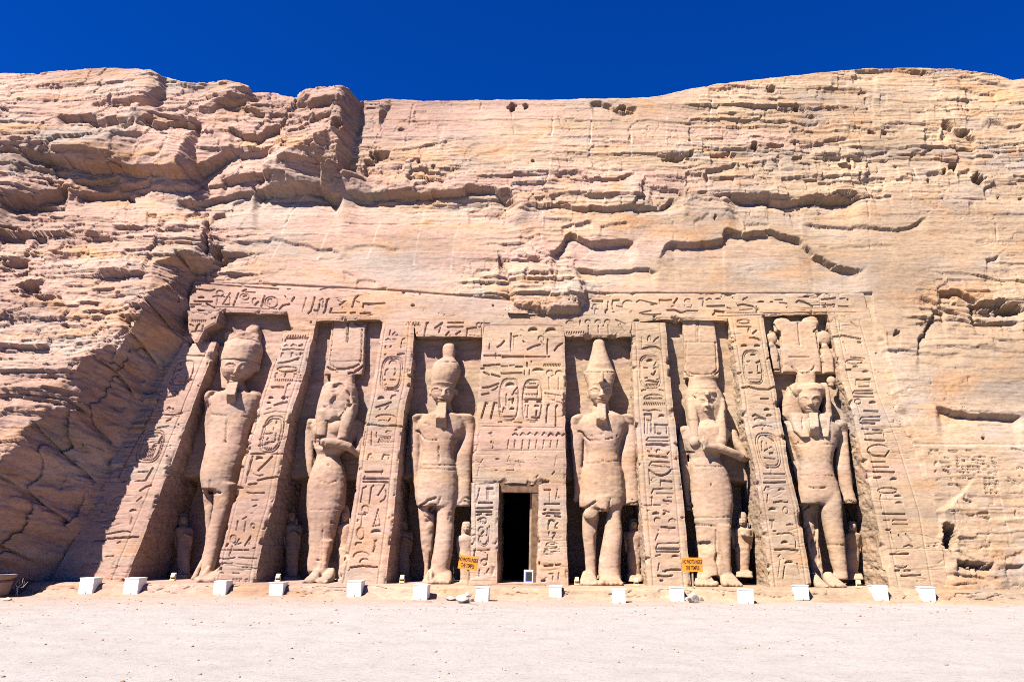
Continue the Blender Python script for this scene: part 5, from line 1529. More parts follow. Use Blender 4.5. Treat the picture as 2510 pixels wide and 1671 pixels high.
# 3: king left of the door
def statue_three():
    r = root_at(1060, 1437, 'king statue left of the doorway with a rounded tall crown under the lintel')
    b = Solid()
    b.rows('e', '1190 500 640 .3;1225 420 700 .34;1250 350 790;1320 290 820;1400 285 812;1470 318 780;1560 335 715;1650 335 690;1720 325 690;1780 308 708;1850 308 722;1950 285 726;2050 268 728;2150 262 725;2240 275 712 .42', maxd=.47)
    b.rows('e', '1235 270 400 .28;1265 226 360 .32;1330 212 340;1420 205 318;1520 203 312;1700 212 305;1850 225 295;1960 240 285;2040 250 290;2120 255 300;2180 262 292', dy=.05)
    b.rows('e', '1235 720 850 .28;1260 750 905 .32;1350 765 925;1430 790 920;1560 760 905;1680 710 890;1800 712 876;1950 725 872;2080 725 870;2150 715 868;2200 700 868;2240 690 860', dy=.05)
    b.rows('f', '540 460 660;620 455 650;700 458 640;780 458 634;900 448 632;1000 438 625;1100 425 615;1200 405 600;1300 392 582;1380 385 585', dy=-.05, dy1=-.12, scale=1.0)
    b.rows('f', '600 272 460;680 268 455;740 272 440;800 280 440;900 288 435;1000 292 428;1100 305 418;1200 322 400;1300 332 385;1400 320 385', dy=.1, dy1=.15, scale=1.0)
    b.rows('e', '1380 260 880 .2;1500 250 860 .2;1700 250 850 .2;1900 262 840 .2', dy=.2, ex=5)
    b.ball('e', 300, 1290, 78, .05, 1, .9, .8)
    b.ball('e', 835, 1290, 80, .05, 1, .9, .8)
    b.foot(1078, 1443, 48, 1.1, side=1)
    b.foot(1042, 1438, 24, .8, side=-1)
    b.fuse('body', .036, 3, r, "f W 272 668 330 635 370 600 450 575;L 478 60 478 210;l 285 240 655 245;l 285 285 655 290;W 370 690 440 650;e W 275 1420 300 1420 335 1480;L 335 1490 400 1515 500 1505;L 360 1330 420 1350;l 650 1500 740 1480;f A 755 600 45 25 0 180;L 500 560 470 640;L 390 1130 380 1470;L 330 760 400 780",
           seed=21, breaks=[('f', 410, 690, 45, 50, .14, .12), ('e', 700, 1520, 60, 70, .04, .10), ('f', 400, 850, 60, 120, .03, .07), ('f', 600, 780, 40, 60, .03, .06), ('f', 350, 1000, 60, 120, .02, .04), ('f', 720, 640, 60, 40, .03, .05)])
    h = Solid()
    h.rows('e', '900 436 696 .48;945 432 692;1000 434 690;1040 442 678;1075 460 662;1100 485 640;1118 520 605 .25', dy=-.14, ex=2.2, scale=1.0)
    h.rows('e', '1080 490 650 .3;1160 480 660 .3;1240 470 690 .3', dy=.1)
    h.ball('e', 424, 995, 26, -.02, .75, .5, 1.75)
    h.ball('e', 712, 990, 26, -.02, .75, .5, 1.75)
    h.fuse('head', .026, 3, r, face=face_features('e', [(492, 966, 42, 13), (643, 970, 42, 13)], 18, (578, 960, 1032, 26), (508, 606, 1072)), seed=22, rough=.7)
    c = Solid()
    c.rows('e', '958 432 694;900 431 704;850 430 728;800 433 748;750 440 758;710 455 752;670 482 732;640 520 705;622 548 694', dy=-.08, scale=1.0, maxd=.62)
    c.rows('e', '650 560 696;620 562 694;585 562 700;540 558 702;500 562 700;475 578 692;458 605 670', dy=.02, scale=1.0)
    c.fuse('crown', .032, 2, r, "e l 440 935 560 920 690 930;l 480 655 730 660;L 590 650 640 650", seed=23, rough=.8)
    beard(r, 'e', 1100, 508, 606, 1272, 484, 592, 1398, 482, 612)


# 4: king right of the door, double crown
def statue_four():
    r = root_at(1465, 1437, 'king statue right of the doorway wearing a flaring double crown')
    b = Solid()
    b.rows('g', '1190 470 600 .3;1225 390 690 .34;1250 310 760;1330 250 800;1420 268 770;1480 310 745;1560 335 720;1660 350 700;1700 345 702;1760 322 708;1850 288 745;1950 275 758;2050 266 764;2140 262 760;2220 265 750;2260 272 745 .42', maxd=.47)
    b.rows('g', '1240 230 350 .28;1275 172 320 .32;1350 162 310;1420 160 300;1540 165 312;1700 182 308;1850 192 296;1980 202 282;2080 205 268;2160 200 258;2200 205 252', dy=.05)
    b.rows('g', '1240 720 840 .28;1270 760 890 .32;1350 770 900;1420 768 900;1560 745 915;1680 720 905;1800 728 898;1900 745 905;2000 758 915;2100 760 922;2180 758 928;2230 756 928', dy=.05)
    b.rows('h', '520 520 705;620 525 692;720 528 672;800 512 668;900 500 682;1000 482 682;1100 462 672;1200 445 662;1320 440 662;1400 440 680', dy=-.05, dy1=-.12, scale=1.0)
    b.rows('h', '580 285 440;680 285 445;760 278 452;850 270 435;950 270 420;1050 282 418;1150 295 420;1280 302 420;1400 290 430', dy=.08, dy1=.12, scale=1.0)
    b.ball('h', 365, 745, 75, -.2, 1.05, .8, 1.0)
    b.rows('h', '560 400 560 .2;650 420 545 .2;712 440 530 .18', dy=-.32, ex=3)
    b.rows('g', '1400 200 860 .2;1550 210 860 .2;1750 220 860 .2;1950 240 860 .2;2150 235 860 .2', dy=.2, ex=5)
    b.ball('g', 245, 1300, 76, .05, 1, .9, .8)
    b.ball('g', 820, 1295, 76, .05, 1, .9, .8)
    b.foot(1500, 1444, 62, 1.1, side=1)
    b.foot(1445, 1444, 46, .9, side=-1)
    b.fuse('body', .036, 3, r, "h W 290 690 345 660 412 612;W 430 690 480 700 535 722;l 540 720 565 580;L 420 1180 420 1280 440 1450;L 290 0 285 200 245 420 235 620;g W 265 1420 300 1430 335 1490;L 335 1490 380 1522 460 1510;L 560 1500 640 1495;E 400 1466 10 7;E 683 1466 12 7;L 508 1448 520 1448;h E 485 195 10 8;l 300 230 640 200;l 660 205 660 180;L 780 590 800 600;L 700 660 780 630 860 620",
           seed=31, breaks=[('h', 430, 950, 40, 150, .05, .10), ('h', 480, 1080, 40, 130, .05, .05), ('h', 490, 780, 30, 80, .2, .05), ('h', 210, 600, 25, 25, .05, .05)])
    h = Solid()
    h.rows('g', '900 370 632 .46;935 366 632;980 366 630;1030 374 620;1070 392 602;1105 420 580;1135 462 552 .25', dy=-.14, ex=2.2, scale=1.0)
    h.rows('g', '1090 430 585 .3;1170 410 600 .3;1240 400 620 .3', dy=.12)
    h.ball('g', 368, 1020, 24, -.02, .7, .5, 1.6)
    h.ball('g', 634, 1020, 22, .0, .6, .5, 1.6)
    h.fuse('head', .026, 3, r, face=face_features('g', [(436, 970, 40, 13), (580, 968, 40, 13)], 20, (520, 962, 1030, 26), (462, 552, 1074)), seed=32, rough=.6)
    c = Solid()
    c.rows('g', '948 366 632 .46;900 350 644 .44;850 334 656 .42;800 316 668 .40;772 308 676 .38;760 328 660 .34', dy=-.06)
    c.rows('g', '820 350 655 .38;790 338 662 .38;760 340 655 .38;700 358 628;640 374 604;580 392 582;520 408 562;480 413 553;445 420 546;424 436 530;410 462 508', dy=.0, scale=.95)
    c.rows('g', '890 482 536 .1;830 486 536 .12;772 500 536 .1', dy=-.66, ex=4)
    c.fuse('crown', .03, 2, r, "g l 365 935 630 930;l 310 770 680 768", seed=33, rough=.7)
    beard(r, 'g', 1118, 466, 560, 1282, 456, 562, 1376, 452, 592)


# 5: queen, right
def statue_five():
    r = root_at(1745, 1437, 'queen statue with an unbroken face and long wig, a tall horned headdress above')
    b = Solid()
    b.rows('i', '1300 500 680 .3;1350 420 760 .36;1390 350 830;1440 320 850;1500 310 830;1560 335 810;1620 360 800;1680 400 740;1720 405 730;1790 402 770;1860 408 815;1950 410 845;2060 408 870;2150 410 882;2220 416 885;2300 425 872;2400 440 862;2540 455 858;2640 460 852;2760 465 850;2880 475 855;3000 490 870', maxd=.44)
    b.rows('j', '850 620 790 ;950 632 790;1060 636 788;1180 640 785;1300 652 790;1400 660 800', dy=-.25, dy1=-.22, scale=.9)
    b.rows('i', '1370 300 400 .26;1410 284 390 .3;1500 275 380;1640 285 375;1800 298 385;1950 318 395;2100 338 405;2210 355 425;2290 362 432', dy=.08)
    b.tube([('i', 870, 1440, 62, .15), ('i', 905, 1530, 58, .1), ('j', 895, 90, 50, .05), ('j', 930, 185, 48, -.0), ('j', 895, 165, 44, -.2), ('j', 800, 118, 44, -.4), ('j', 700, 82, 44, -.5), ('j', 600, 65, 44, -.58), ('j', 530, 55, 46, -.6)])
    b.ball('j', 430, 15, 58, -.38, 1, .8, 1)
    b.ball('j', 690, 15, 62, -.35, 1, .8, 1)
    b.tube([('j', 520, 90, 16, -.72), ('j', 515, 20, 18, -.72), ('i', 555, 1530, 20, -.70), ('i', 560, 1470, 12, -.66)])
    b.ball('j', 520, 15, 34, -.72, 1.2, .6, .8)
    b.foot(1800, 1444, 52, .9, side=1)
    b.foot(1735, 1444, 56, .8, side=-1)
    b.fuse('body', .034, 3, r, "j L 372 170 372 440 372 600;L 640 900 645 1200 668 1400;W 440 1372 520 1388 600 1380 660 1395;E 590 440 8 7;L 300 110 420 120;l 430 260 700 260;L 470 10 500 60;W 335 650 400 660;l 400 780 790 770;L 410 850 640 855;L 800 640 790 860",
           seed=41, breaks=[('j', 500, 1090, 110, 70, .06, .09), ('j', 470, 860, 80, 40, .02, .04), ('j', 650, 1180, 30, 60, .05, .04), ('j', 510, 20, 45, 50, .0, .06)])
    h = Solid()
    h.rows('i', '1000 460 702 .44;1050 462 702;1110 468 700;1160 476 696;1200 494 686;1235 530 668;1260 575 645 .25', dy=-.16, ex=2.2, scale=1.0)
    h.rows('i', '1200 500 690 .3;1300 470 720 .3;1400 450 740 .3', dy=.1)
    h.ball('i', 452, 1090, 24, -.12, .8, .5, 1.8)
    h.ball('i', 712, 1090, 22, -.1, .7, .5, 1.8)
    h.ball('i', 455, 1172, 20, -.14)
    h.ball('i', 714, 1178, 18, -.12)
    h.fuse('head', .026, 3, r, face=face_features('i', [(538, 1090, 40, 13), (648, 1088, 38, 13)], 18, (598, 1080, 1142, 24), (570, 645, 1182)), seed=42, rough=.6,
           breaks=[('i', 610, 1225, 60, 22, .04, .05), ('i', 600, 1140, 20, 18, .04, .03)])
    g = Solid()
    g.rows('i', '835 400 692 .46;880 392 700 ;940 384 716;990 362 745;1040 356 770;1100 356 790;1160 358 792;1300 378 798 .34;1420 394 806 .3;1560 402 808 .26', dy=.05, maxd=.5)
    g.rows('i', '1080 372 462 .3;1180 368 474 .3;1280 380 496 .28;1400 396 510 .26;1500 402 512 .24;1560 405 505 .2', dy=-.06, dy1=-.24, ex=3)
    g.rows('i', '1080 714 780 .3;1180 712 790 .3;1280 700 798 .28;1400 688 806 .26;1500 688 808 .24;1560 700 805 .2', dy=-.06, dy1=-.24, ex=3)
    g.rows('i', '1036 570 624 .08;1000 574 622 .10;978 580 616 .07', dy=-.56, ex=3)
    g.fuse('wig', .032, 3, r, "i W 440 1030 470 1050;L 570 1032 625 1032;l 440 1010 560 990;L 798 1200 805 1300 815 1370;l 400 950 700 950;l 395 1300 490 1300", seed=43, rough=.7)
    c = Solid()
    c.rows('i', '900 405 690 .26;850 400 690 .26;810 400 690 .26', dy=.08, ex=4)
    c.rows('i', '845 335 722 .13;800 338 724 .14;740 342 727 .16;650 342 722 .16;500 340 706 .16;330 328 686 .16;182 302 660 .16', dy=.2, ex=8)
    c.fuse('crown', .03, 1, r, "i W 345 770 390 805 440 822;W 615 828 680 800 722 765;L 370 440 365 600 352 700 380 765 450 795 560 800 650 790 705 740 700 600 690 440;L 500 190 500 440;l 335 440 700 445;l 480 190 480 440;l 360 590 690 590;E 528 808 8 6",
           seed=44, dep=.9)


# 6: king at the right end, striped headcloth under feathers and disc
def statue_six():
    r = root_at(2035, 1437, 'king statue at the right end in a headcloth under a wide feathered crown with cobras')
    b = Solid()
    b.rows('k', '1270 560 760 .34;1310 460 880;1350 400 960;1420 390 985;1490 418 950;1560 448 938;1640 488 912;1720 520 892;1780 532 888;1840 530 895;1900 525 910;1980 520 945;2080 512 975;2150 512 960;2220 520 900 .4', maxd=.47)
    b.rows('k', '1310 360 460 .28;1350 350 450 .3;1450 360 450;1560 385 470;1700 430 500;1850 470 525;2000 505 540;2120 520 560', dy=.15)
    b.rows('k', '1300 900 1010 .28;1340 925 1050 .32;1430 945 1065;1520 945 1070;1680 928 1078;1820 925 1092;1960 958 1112;2080 990 1130;2170 1002 1160;2210 1010 1160', dy=.1)
    b.rows('l', '520 730 900;620 712 916;700 702 918;800 722 922;900 744 934;1000 764 946;1100 784 952;1200 810 962;1320 842 974;1400 850 984', dy=-.14, dy1=-.14, scale=1.0)
    b.rows('l', '560 480 720;680 495 695;760 515 672;850 530 675;950 548 690;1050 565 690;1180 585 712;1300 605 730;1400 620 745', dy=.3, dy1=.3, scale=.9)
    b.ball('k', 435, 1380, 76, .12, 1, .9, .8)
    b.ball('k', 975, 1365, 78, .1, 1, .9, .8)
    b.foot(2062, 1446, 42, 1.0, side=1)
    b.foot(2020, 1442, 30, .8, side=-1)
    b.fuse('body', .036, 3, r, "l W 540 690 600 650 690 636;l 500 350 830 352;L 590 470 690 475 760 470;L 760 1048 950 1050;E 480 15 8 6;L 670 780 670 1000 675 1250;W 610 1345 660 1340;L 940 625 1000 600 1070 640;l 430 30 560 40;l 700 40 850 35",
           seed=51, breaks=[('l', 600, 860, 90, 160, .08, .10), ('l', 660, 1180, 80, 200, .06, .08), ('l', 800, 1420, 60, 60, .02, .06)])
    h = Solid()
    h.rows('k', '960 520 782 .46;1000 514 782;1060 514 778;1110 524 766;1160 548 746;1200 582 732;1240 622 722 .25', dy=-.14, ex=2.2, scale=1.0)
    h.rows('k', '1200 560 760 .3;1300 540 780 .34;1340 530 790 .3', dy=.1)
    h.ball('k', 465, 1085, 30, -.06, .9, .5, 1.7)
    h.ball('k', 800, 1085, 26, -.02, .7, .5, 1.7)
    h.fuse('head', .026, 3, r, face=face_features('k', [(590, 1068, 42, 13), (728, 1060, 42, 13)], 20, (655, 1060, 1125, 26), (614, 714, 1180)), seed=52, rough=.6)
    g = Solid()
    g.rows('k', '898 530 750 .24;915 490 785 .32;940 455 808 .38;975 445 812 .40;1010 462 800 .32;1045 485 785 .2', dy=-.06)
    g.rows('k', '902 450 560 .30;930 415 540 .36;980 390 520 .36;1050 365 520 .32;1150 340 540 .28;1260 322 580 .24;1320 380 600 .2', dy=.06, dy1=.06, ex=3)
    g.rows('k', '902 740 810 .30;930 755 825 .36;980 775 838 .36;1050 785 852 .32;1150 780 872 .28;1260 760 888 .24;1320 750 880 .2', dy=.06, dy1=.06, ex=3)
    g.rows('k', '1230 440 640 .22;1320 440 640 .2;1420 470 640 .2;1490 540 640 .18', dy=-.15, dy1=-.36, ex=3.5)
    g.rows('k', '1230 745 885 .22;1320 750 885 .2;1420 750 882 .2;1490 770 860 .18', dy=-.15, dy1=-.36, ex=3.5)
    g.fuse('headcloth', .032, 2, r, "k L 435 1380 470 1440 530 1490 600 1505;W 890 1270 885 1400 870 1480;L 870 1480 800 1515;W 335 1240 400 1330;L 570 1270 575 1400;W 410 935 450 990 510 1040;l 350 1150 430 1130", seed=53, rough=.7)
    c = Solid()
    c.rows('k', '960 500 705 .3;880 498 700 .28;800 500 698 .28;770 500 698 .26', dy=.1, ex=4)
    c.rows('k', '800 240 938 .15;770 232 934 .16;700 222 926 .16;600 212 915 .15;520 200 905 .14', dy=.24, ex=10)
    c.rows('k', '780 340 770 .16;600 335 752 .17;400 322 735 .17;260 310 715 .17;225 250 740 .17', dy=.14, ex=8)
    c.rows('k', '330 262 415 .15;240 240 440 .16;200 255 420 .15;182 300 390 .12', dy=.14, ex=3)
    c.rows('k', '330 560 720 .15;240 545 745 .16;185 565 725 .15;165 600 690 .12', dy=.14, ex=3)
    c.ball('k', 228, 405, 68, .06, 1, .5, 1)
    c.ball('k', 802, 400, 84, .06, 1, .5, 1)
    c.ball('k', 225, 480, 36, .02, 1, .8, .9)
    c.ball('k', 812, 492, 40, .02, 1, .8, .9)
    c.rows('k', '780 240 320 .1;560 205 300 .12;480 210 270 .12', dy=.08, ex=4)
    c.rows('k', '780 810 915 .1;600 770 900 .12;500 780 850 .12', dy=.08, ex=4)
    c.ball('k', 885, 865, 52, -.05, 1, .8, 1)
    c.ball('k', 885, 912, 32, -.05, 1, .8, .7)
    c.fuse('crown', .028, 1, r, "k L 455 705 490 750 560 780 640 768 690 730 700 705;L 518 230 530 350 545 470;W 250 250 270 295 310 325;W 745 250 735 290 695 325;L 320 330 335 560 345 760;L 720 330 760 560 800 700;l 420 605 650 605;W 225 690 235 745 310 742;L 305 650 312 590",
           seed=54)
    beard(r, 'k', 1215, 640, 740, 1372, 650, 752, 1492, 648, 765)


for fn in (statue_one, statue_two, statue_three, statue_four, statue_five, statue_six):
    fn()


# small princes and princesses beside the colossal legs
def small_statue(label, cx, y0, y1, w, dy, wig=0, arm=1, cut=None, seed=0):
    """cx, y0 (crown of the head), y1 (feet), w (shoulder width) in photograph pixels"""
    P = on_plane(cx, y1, SP, dy)
    r = thing('small_statue', (P[0], P[1], Z0), label, 'statue', 'small family statues beside the colossal legs')
    H = y1 - y0
    Y = lambda t: y0 + H * t
    row = lambda t, a, dh=0, c=0.0: '%.1f %.1f %.1f %.3f' % (Y(t), cx + (c - a) * w, cx + (c + a) * w, dh)
    b = Solid()
    b.rows('S', ';'.join([row(.17, .12), row(.20, .30), row(.225, .48), row(.28, .50), row(.36, .42), row(.44, .36), row(.52, .42), row(.62, .42), row(.75, .38), row(.88, .36), row(.94, .36)]), dy=dy, scale=.75)
    for sg in (-1, 1):
        b.rows('S', ';'.join([row(.21, .10, 0, sg * .46), row(.26, .14, 0, sg * .50), row(.36, .11, 0, sg * .50), row(.46, .10, 0, sg * .46), row(.54, .09, 0, sg * .44)]), dy=dy + .02)
    if arm:
        b.tube([('S', cx + .5 * w, Y(.36), .11 * w, dy), ('S', cx + .25 * w, Y(.335), .10 * w, dy - .2), ('S', cx + .02 * w, Y(.31), .10 * w, dy - .26)])
    b.rows('S', ';'.join([row(.90, .46, .3), row(.97, .48, .42), row(1.0, .48, .44)]), dy=dy - .08, ex=4)
    b.fuse('body', .028, 2, r, seed=seed, rough=1.4)
    h = Solid()
    h.rows('S', ';'.join([row(.05, .20), row(.08, .225), row(.11, .22), row(.14, .17), row(.165, .10)]), dy=dy - .08, scale=1.0)
    h.fuse('head', .02, 2, r, face=face_features('S', [(cx - .09 * w, Y(.09), .06 * w, .02 * w), (cx + .09 * w, Y(.09), .06 * w, .02 * w)], .03 * w, (cx, Y(.085), Y(.118), .04 * w), (cx - .07 * w, cx + .07 * w, Y(.137)), k=.45), seed=seed + 1)
    g = Solid()
    if wig == 0:
        g.rows('S', ';'.join([row(.0, .16), row(.02, .24), row(.06, .28), row(.10, .30), row(.16, .31), row(.22, .30), row(.24, .26)]), dy=dy + .08, scale=.8)
    else:
        g.rows('S', ';'.join([row(-.05, .12), row(-.02, .20), row(.02, .26), row(.06, .27), row(.12, .28), row(.2, .30), row(.24, .28)]), dy=dy + .07, scale=.8)
        g.rows('S', ';'.join([row(.12, .08, 0, .28), row(.2, .09, 0, .28), row(.3, .07, 0, .27)]), dy=dy - .06)
    g.fuse('wig', .022, 2, r, seed=seed + 2, rough=1.4)
    return r


small_statue('small shadowed figure deep in the leftmost niche beside the king', 450, 1256, 1424, 38, .95, 0, 1, seed=60)
small_statue('small shadowed figure left of the queen with the shattered face', 716, 1246, 1430, 38, .95, 1, 1, seed=63)
small_statue('small figure half hidden right of the queen with the shattered face', 846, 1246, 1436, 42, .20, 1, 0, seed=66)
small_statue('small shadowed figure left of the king with the rounded crown', 988, 1268, 1430, 40, .95, 0, 1, seed=69)
small_statue('small sunlit figure behind the tilted orange sign by the door', 1143, 1278, 1440, 40, .10, 0, 0, seed=72)
small_statue('small eroded figure right of the king with the double crown', 1554, 1270, 1424, 42, .55, 0, 0, seed=75)
small_statue('small princess figure with folded arms right of the queen with the unbroken face', 1819, 1262, 1414, 46, .25, 1, 1, seed=78)
small_statue('small eroded figure right of the king in the headcloth', 2088, 1276, 1418, 42, .6, 0, 0, seed=81)

# ------------------------------------------------------------------ things standing about
M_WHITE = plain_mat('white_paint', (.62, .61, .58), .45, .06, 3)
M_EDGE = plain_mat('grey_metal', (.30, .29, .27), .5, .15, 8)
M_CREAM = plain_mat('cream_paint', (.50, .42, .24), .5, .15, 9)
M_GLASS = plain_mat('lamp_glass', (.35, .33, .28), .15, .1, 4)
M_ORANGE = plain_mat('orange_board', (.50, .175, .008), .5, .14, 7)
M_BLACK = plain_mat('black_lettering', (.012, .010, .008), .6, .2, 9)
M_POST = plain_mat('sign_post', (.30, .20, .12), .7, .2, 6)
M_ROCK = stone_mat('loose_limestone', tan=(.36, .32, .28), pink=(.36, .31, .27), grey=(.32, .30, .28), orange=(.34, .28, .21), bump=.6)
M_TERRA = plain_mat('planter_stone', (.25, .155, .11), .85, .25, 4, bump=.4)
M_TWIG = plain_mat('dry_wood', (.34, .28, .21), .85, .3, 20)
M_BLUE = plain_mat('blue_paper', (.10, .10, .55), .5, .1, 9)


def white_box(x0, x1, yb, label, yaw):
    P = on_ground(.5 * (x0 + x1), yb, 0.0)
    z = 0.0
    if P[1] > -1.16:
        z = .05
        P = on_plane(.5 * (x0 + x1), yb, (-1.16, 0.0))
    wd = (x1 - x0) * px_m(P)
    hgt = wd * 1.04
    r = thing('floodlight_box', (P[0], P[1] + .19, z - .015), label, 'floodlight', 'white floodlight boxes along the foot of the temple')
    r.rotation_euler = (R(random.uniform(-1.5, 1.5)), R(random.uniform(-1.2, 1.2)), yaw)
    X, Y, Z = r.location
    d = .36
    boxes('housing', [(X, Y, Z + hgt * .49, wd, d, hgt * .98)], M_WHITE, r, .008)
    boxes('lid', [(X, Y, Z + hgt * .985, wd + .02, d + .02, .028)], M_WHITE, r, .006)
    boxes('latch', [(X + wd * .04, Y - d / 2 - .006, Z + hgt * .10, .03, .016, .035)], M_EDGE, r, .003)


BOXES = [
 (189, 225, 1458, 'leftmost white floodlight box, before the foot of the left end buttress'),
 (300, 337, 1459, 'white floodlight box before the shadowed niche at the left end'),
 (522, 554, 1455, 'white floodlight box before the buttress with scratched letters at its foot'),
 (658, 692, 1463, 'white floodlight box before the dark niche left of the shattered queen'),
 (850, 885, 1457, 'white floodlight box before the third buttress from the left'),
 (1012, 1047, 1469, 'white floodlight box on a flat stone before the king left of the door'),
 (1165, 1197, 1473, 'white floodlight box beside the pale rubble left of the doorway'),
 (1347, 1378, 1469, 'white floodlight box just right of the doorway'),
 (1503, 1535, 1477, 'white floodlight box before the king with the double crown'),
 (1646, 1678, 1473, 'white floodlight box left of the upright orange sign'),
 (1817, 1849, 1478, 'white floodlight box right of the long wigged queen'),
 (1953, 1986, 1472, 'white floodlight box left of the king in the headcloth, before a buttress foot'),
 (2146, 2180, 1473, 'white floodlight box before the foot of the last buttress on the right'),
 (2264, 2296, 1472, 'rightmost white floodlight box, before the plain cliff')]
for i, (a, b, c, lb) in enumerate(BOXES):
    white_box(a, b, c, lb, R(random.uniform(-5, 3)))


def text_mesh(name, body, size, mat, parent, loc, rot, squeeze=1.0):
    cu = bpy.data.curves.new(name, 'FONT')
    cu.body = body; cu.size = size; cu.align_x = 'CENTER'; cu.align_y = 'CENTER'; cu.extrude = .002; cu.offset = .003
    o = bpy.data.objects.new(name, cu)
    COL.objects.link(o)
    dg = bpy.context.evaluated_depsgraph_get()
    me = bpy.data.meshes.new_from_object(o.evaluated_get(dg))
    bpy.data.objects.remove(o)
    me.transform(Matrix.Translation(loc) @ rot @ Matrix.Diagonal((squeeze, 1, 1, 1)))
    return link(name, me, mat, parent)


def sign(cx, cy, w, h, roll, base_y, dist_y, label):
    P = on_plane(cx, cy, (dist_y, 0.0))
    m_ = px_m(P)
    W, Hh = w * m_, h * m_
    r = thing('warning_sign', (P[0], dist_y, Z0 - .05), label, 'sign', 'orange warning signs on posts')
    rot = Matrix.Rotation(roll, 4, 'Y')
    bd = boxes('board', [(0, 0, 0, W, .022, Hh)], M_ORANGE, None, .004)
    bd.data.transform(Matrix.Translation(P) @ rot)
    bd.parent = r; bd.data.transform(Matrix.Translation(-r.location))
    up = Matrix.Rotation(R(90), 4, 'X')
    for k, (tx, sz) in enumerate((('NO PHOTO INSIDE', .115), ('THE TEMPLE', .115))):
        q = rot @ Vector((0, -.0135, Hh * (.19 - .42 * k)))
        tm = text_mesh('lettering', tx, .150 * Hh / .375, M_BLACK, None, Vector(P) + Vector(q), Matrix.Rotation(roll, 4, 'Y') @ up, .42 if k == 0 else .46)
        tm.parent = r; tm.data.transform(Matrix.Translation(-r.location))
    bp_ = on_plane(cx, base_y, (dist_y, 0.0))
    zb = bp_[2] - .1
    boxes('post', [(P[0], dist_y + .035, .5 * (zb + P[2] + Hh * .3), .045, .035, P[2] + Hh * .3 - zb)], M_POST, r, .004)
    return r


sign(1147.5, 1378, 47, 32.5, R(6.5), 1455, -.75, 'tilted orange sign with black words on a thin post left of the doorway')
sign(1697, 1383, 49.5, 33.5, R(0.5), 1462, -.85, 'upright orange sign with black words on a post between buttress and long wigged queen')


def stone(name, P, sx, sy, sz, label, seed, mat=None, group=None, cat='stone', rot=0.0):
    bm = bmesh.new()
    bmesh.ops.create_icosphere(bm, subdivisions=4, radius=1.0)
    rs = random.Random(seed)
    planes = []
    for k in range(11):
        v = Vector((rs.uniform(-1, 1), rs.uniform(-1, 1), rs.uniform(-1, 1))).normalized()
        planes.append((v, rs.uniform(.55, .85)))
    V = A([v.co[:] for v in bm.verts])
    for n_, d in planes:
        nn = A(n_)
        k = np.clip(V @ nn - d, 0, None)
        V -= k[:, None] * nn * .95
    V *= A([sx, sy, sz])
    c, s = math.cos(rot), math.sin(rot)
    V = np.stack([V[:, 0] * c - V[:, 1] * s, V[:, 0] * s + V[:, 1] * c, V[:, 2]], 1)
    V += (.06 * min(sx, sy, sz) * fbm(V[:, 0] * 9 + seed, V[:, 1] * 9, V[:, 2] * 9, 3, 5))[:, None]
    for v, co in zip(bm.verts, V):
        v.co = co
    me = bpy.data.meshes.new(name); bm.to_mesh(me); bm.free()
    o = bpy.data.objects.new(name, me); COL.objects.link(o)
    me.materials.append(mat or M_ROCK)
    o.location = P
    tag(o, label, cat, group)
    return o


def gp(x, y, z=0.0):
    p = on_ground(x, y, z); return Vector(p)


RG_ = 'loose stones by the doorway rubble'
stone('loose_slab', gp(1136, 1468, .08), .21, .20, .12, 'large pale angular slab in the rubble left of the doorway', 3, group=RG_, rot=.3)
stone('loose_stone', gp(1108, 1466, .04), .17, .12, .06, 'flat pale stone at the left end of the doorway rubble', 5, group=RG_)
stone('loose_stone', gp(1147, 1457, .22), .10, .09, .07, 'small greenish white stone on top of the doorway rubble', 7, group=RG_)
stone('loose_stone', gp(1157, 1468, .05), .06, .06, .06, 'small stone wedged against the floodlight box by the rubble', 9, group=RG_)
stone('loose_slab', gp(1030, 1474, -.01), .30, .16, .06, 'flat stone slab under the box left of the doorway', 11, M_CARVED)
stone('loose_stone', gp(1699, 1467, .10), .15, .14, .15, 'pale grey stone at the foot of the upright orange sign', 13)
stone('loose_stone', gp(1685, 1469, .04), .08, .08, .07, 'small grey stone between box and upright orange sign', 15)
stone('loose_stone', gp(1716, 1468, .05), .10, .07, .09, 'pinkish stone right of the upright orange sign foot', 17, M_CARVED)
stone('loose_stone', gp(1892, 1470, .02), .035, .03, .03, 'tiny dark stone on the ledge right of the long wigged queen', 19, M_CARVED)
stone('loose_stone', gp(18, 1468, .02), .11, .08, .05, 'pale broken stone beside the stone planter', 21)


def spot_lamp(x, y, dy, label):
    P = on_plane(x, y, (dy, 0.0))
    z = Z0 + .01
    r = thing('spot_lamp', (P[0], dy, z), label, 'lamp', 'small cream lamps on the rock ledge')
    X, Y, Z = r.location
    boxes('base', [(X, Y, Z + .02, .15, .13, .04)], M_CREAM, r, .005)
    for sg in (-1, 1):
        boxes('bracket', [(X + sg * .064, Y, Z + .09, .015, .04, .12)], M_CREAM, r, .003)
    hd = boxes('head', [(X, Y, Z + .14, .11, .11, .12, R(-25), 0, 0)], M_CREAM, r, .01)
    boxes('glass', [(X, Y + .058, Z + .17, .085, .008, .09, R(-25), 0, 0)], M_GLASS, hd, .002)


spot_lamp(1414, 1436, .15, 'small cream lamp in the dark gap left of the king with the double crown')
spot_lamp(1560, 1440, .0, 'small cream lamp between the king with the double crown and the buttress beside him')
spot_lamp(2105, 1440, .0, 'small cream lamp at the feet of the king in the headcloth')
spot_lamp(985, 1436, .45, 'small lamp in the shadow left of the king beside the door')
spot_lamp(680, 1434, .5, 'small lamp in the shadow left of the shattered queen')
spot_lamp(422, 1434, .5, 'small lamp in the shadow of the leftmost niche')


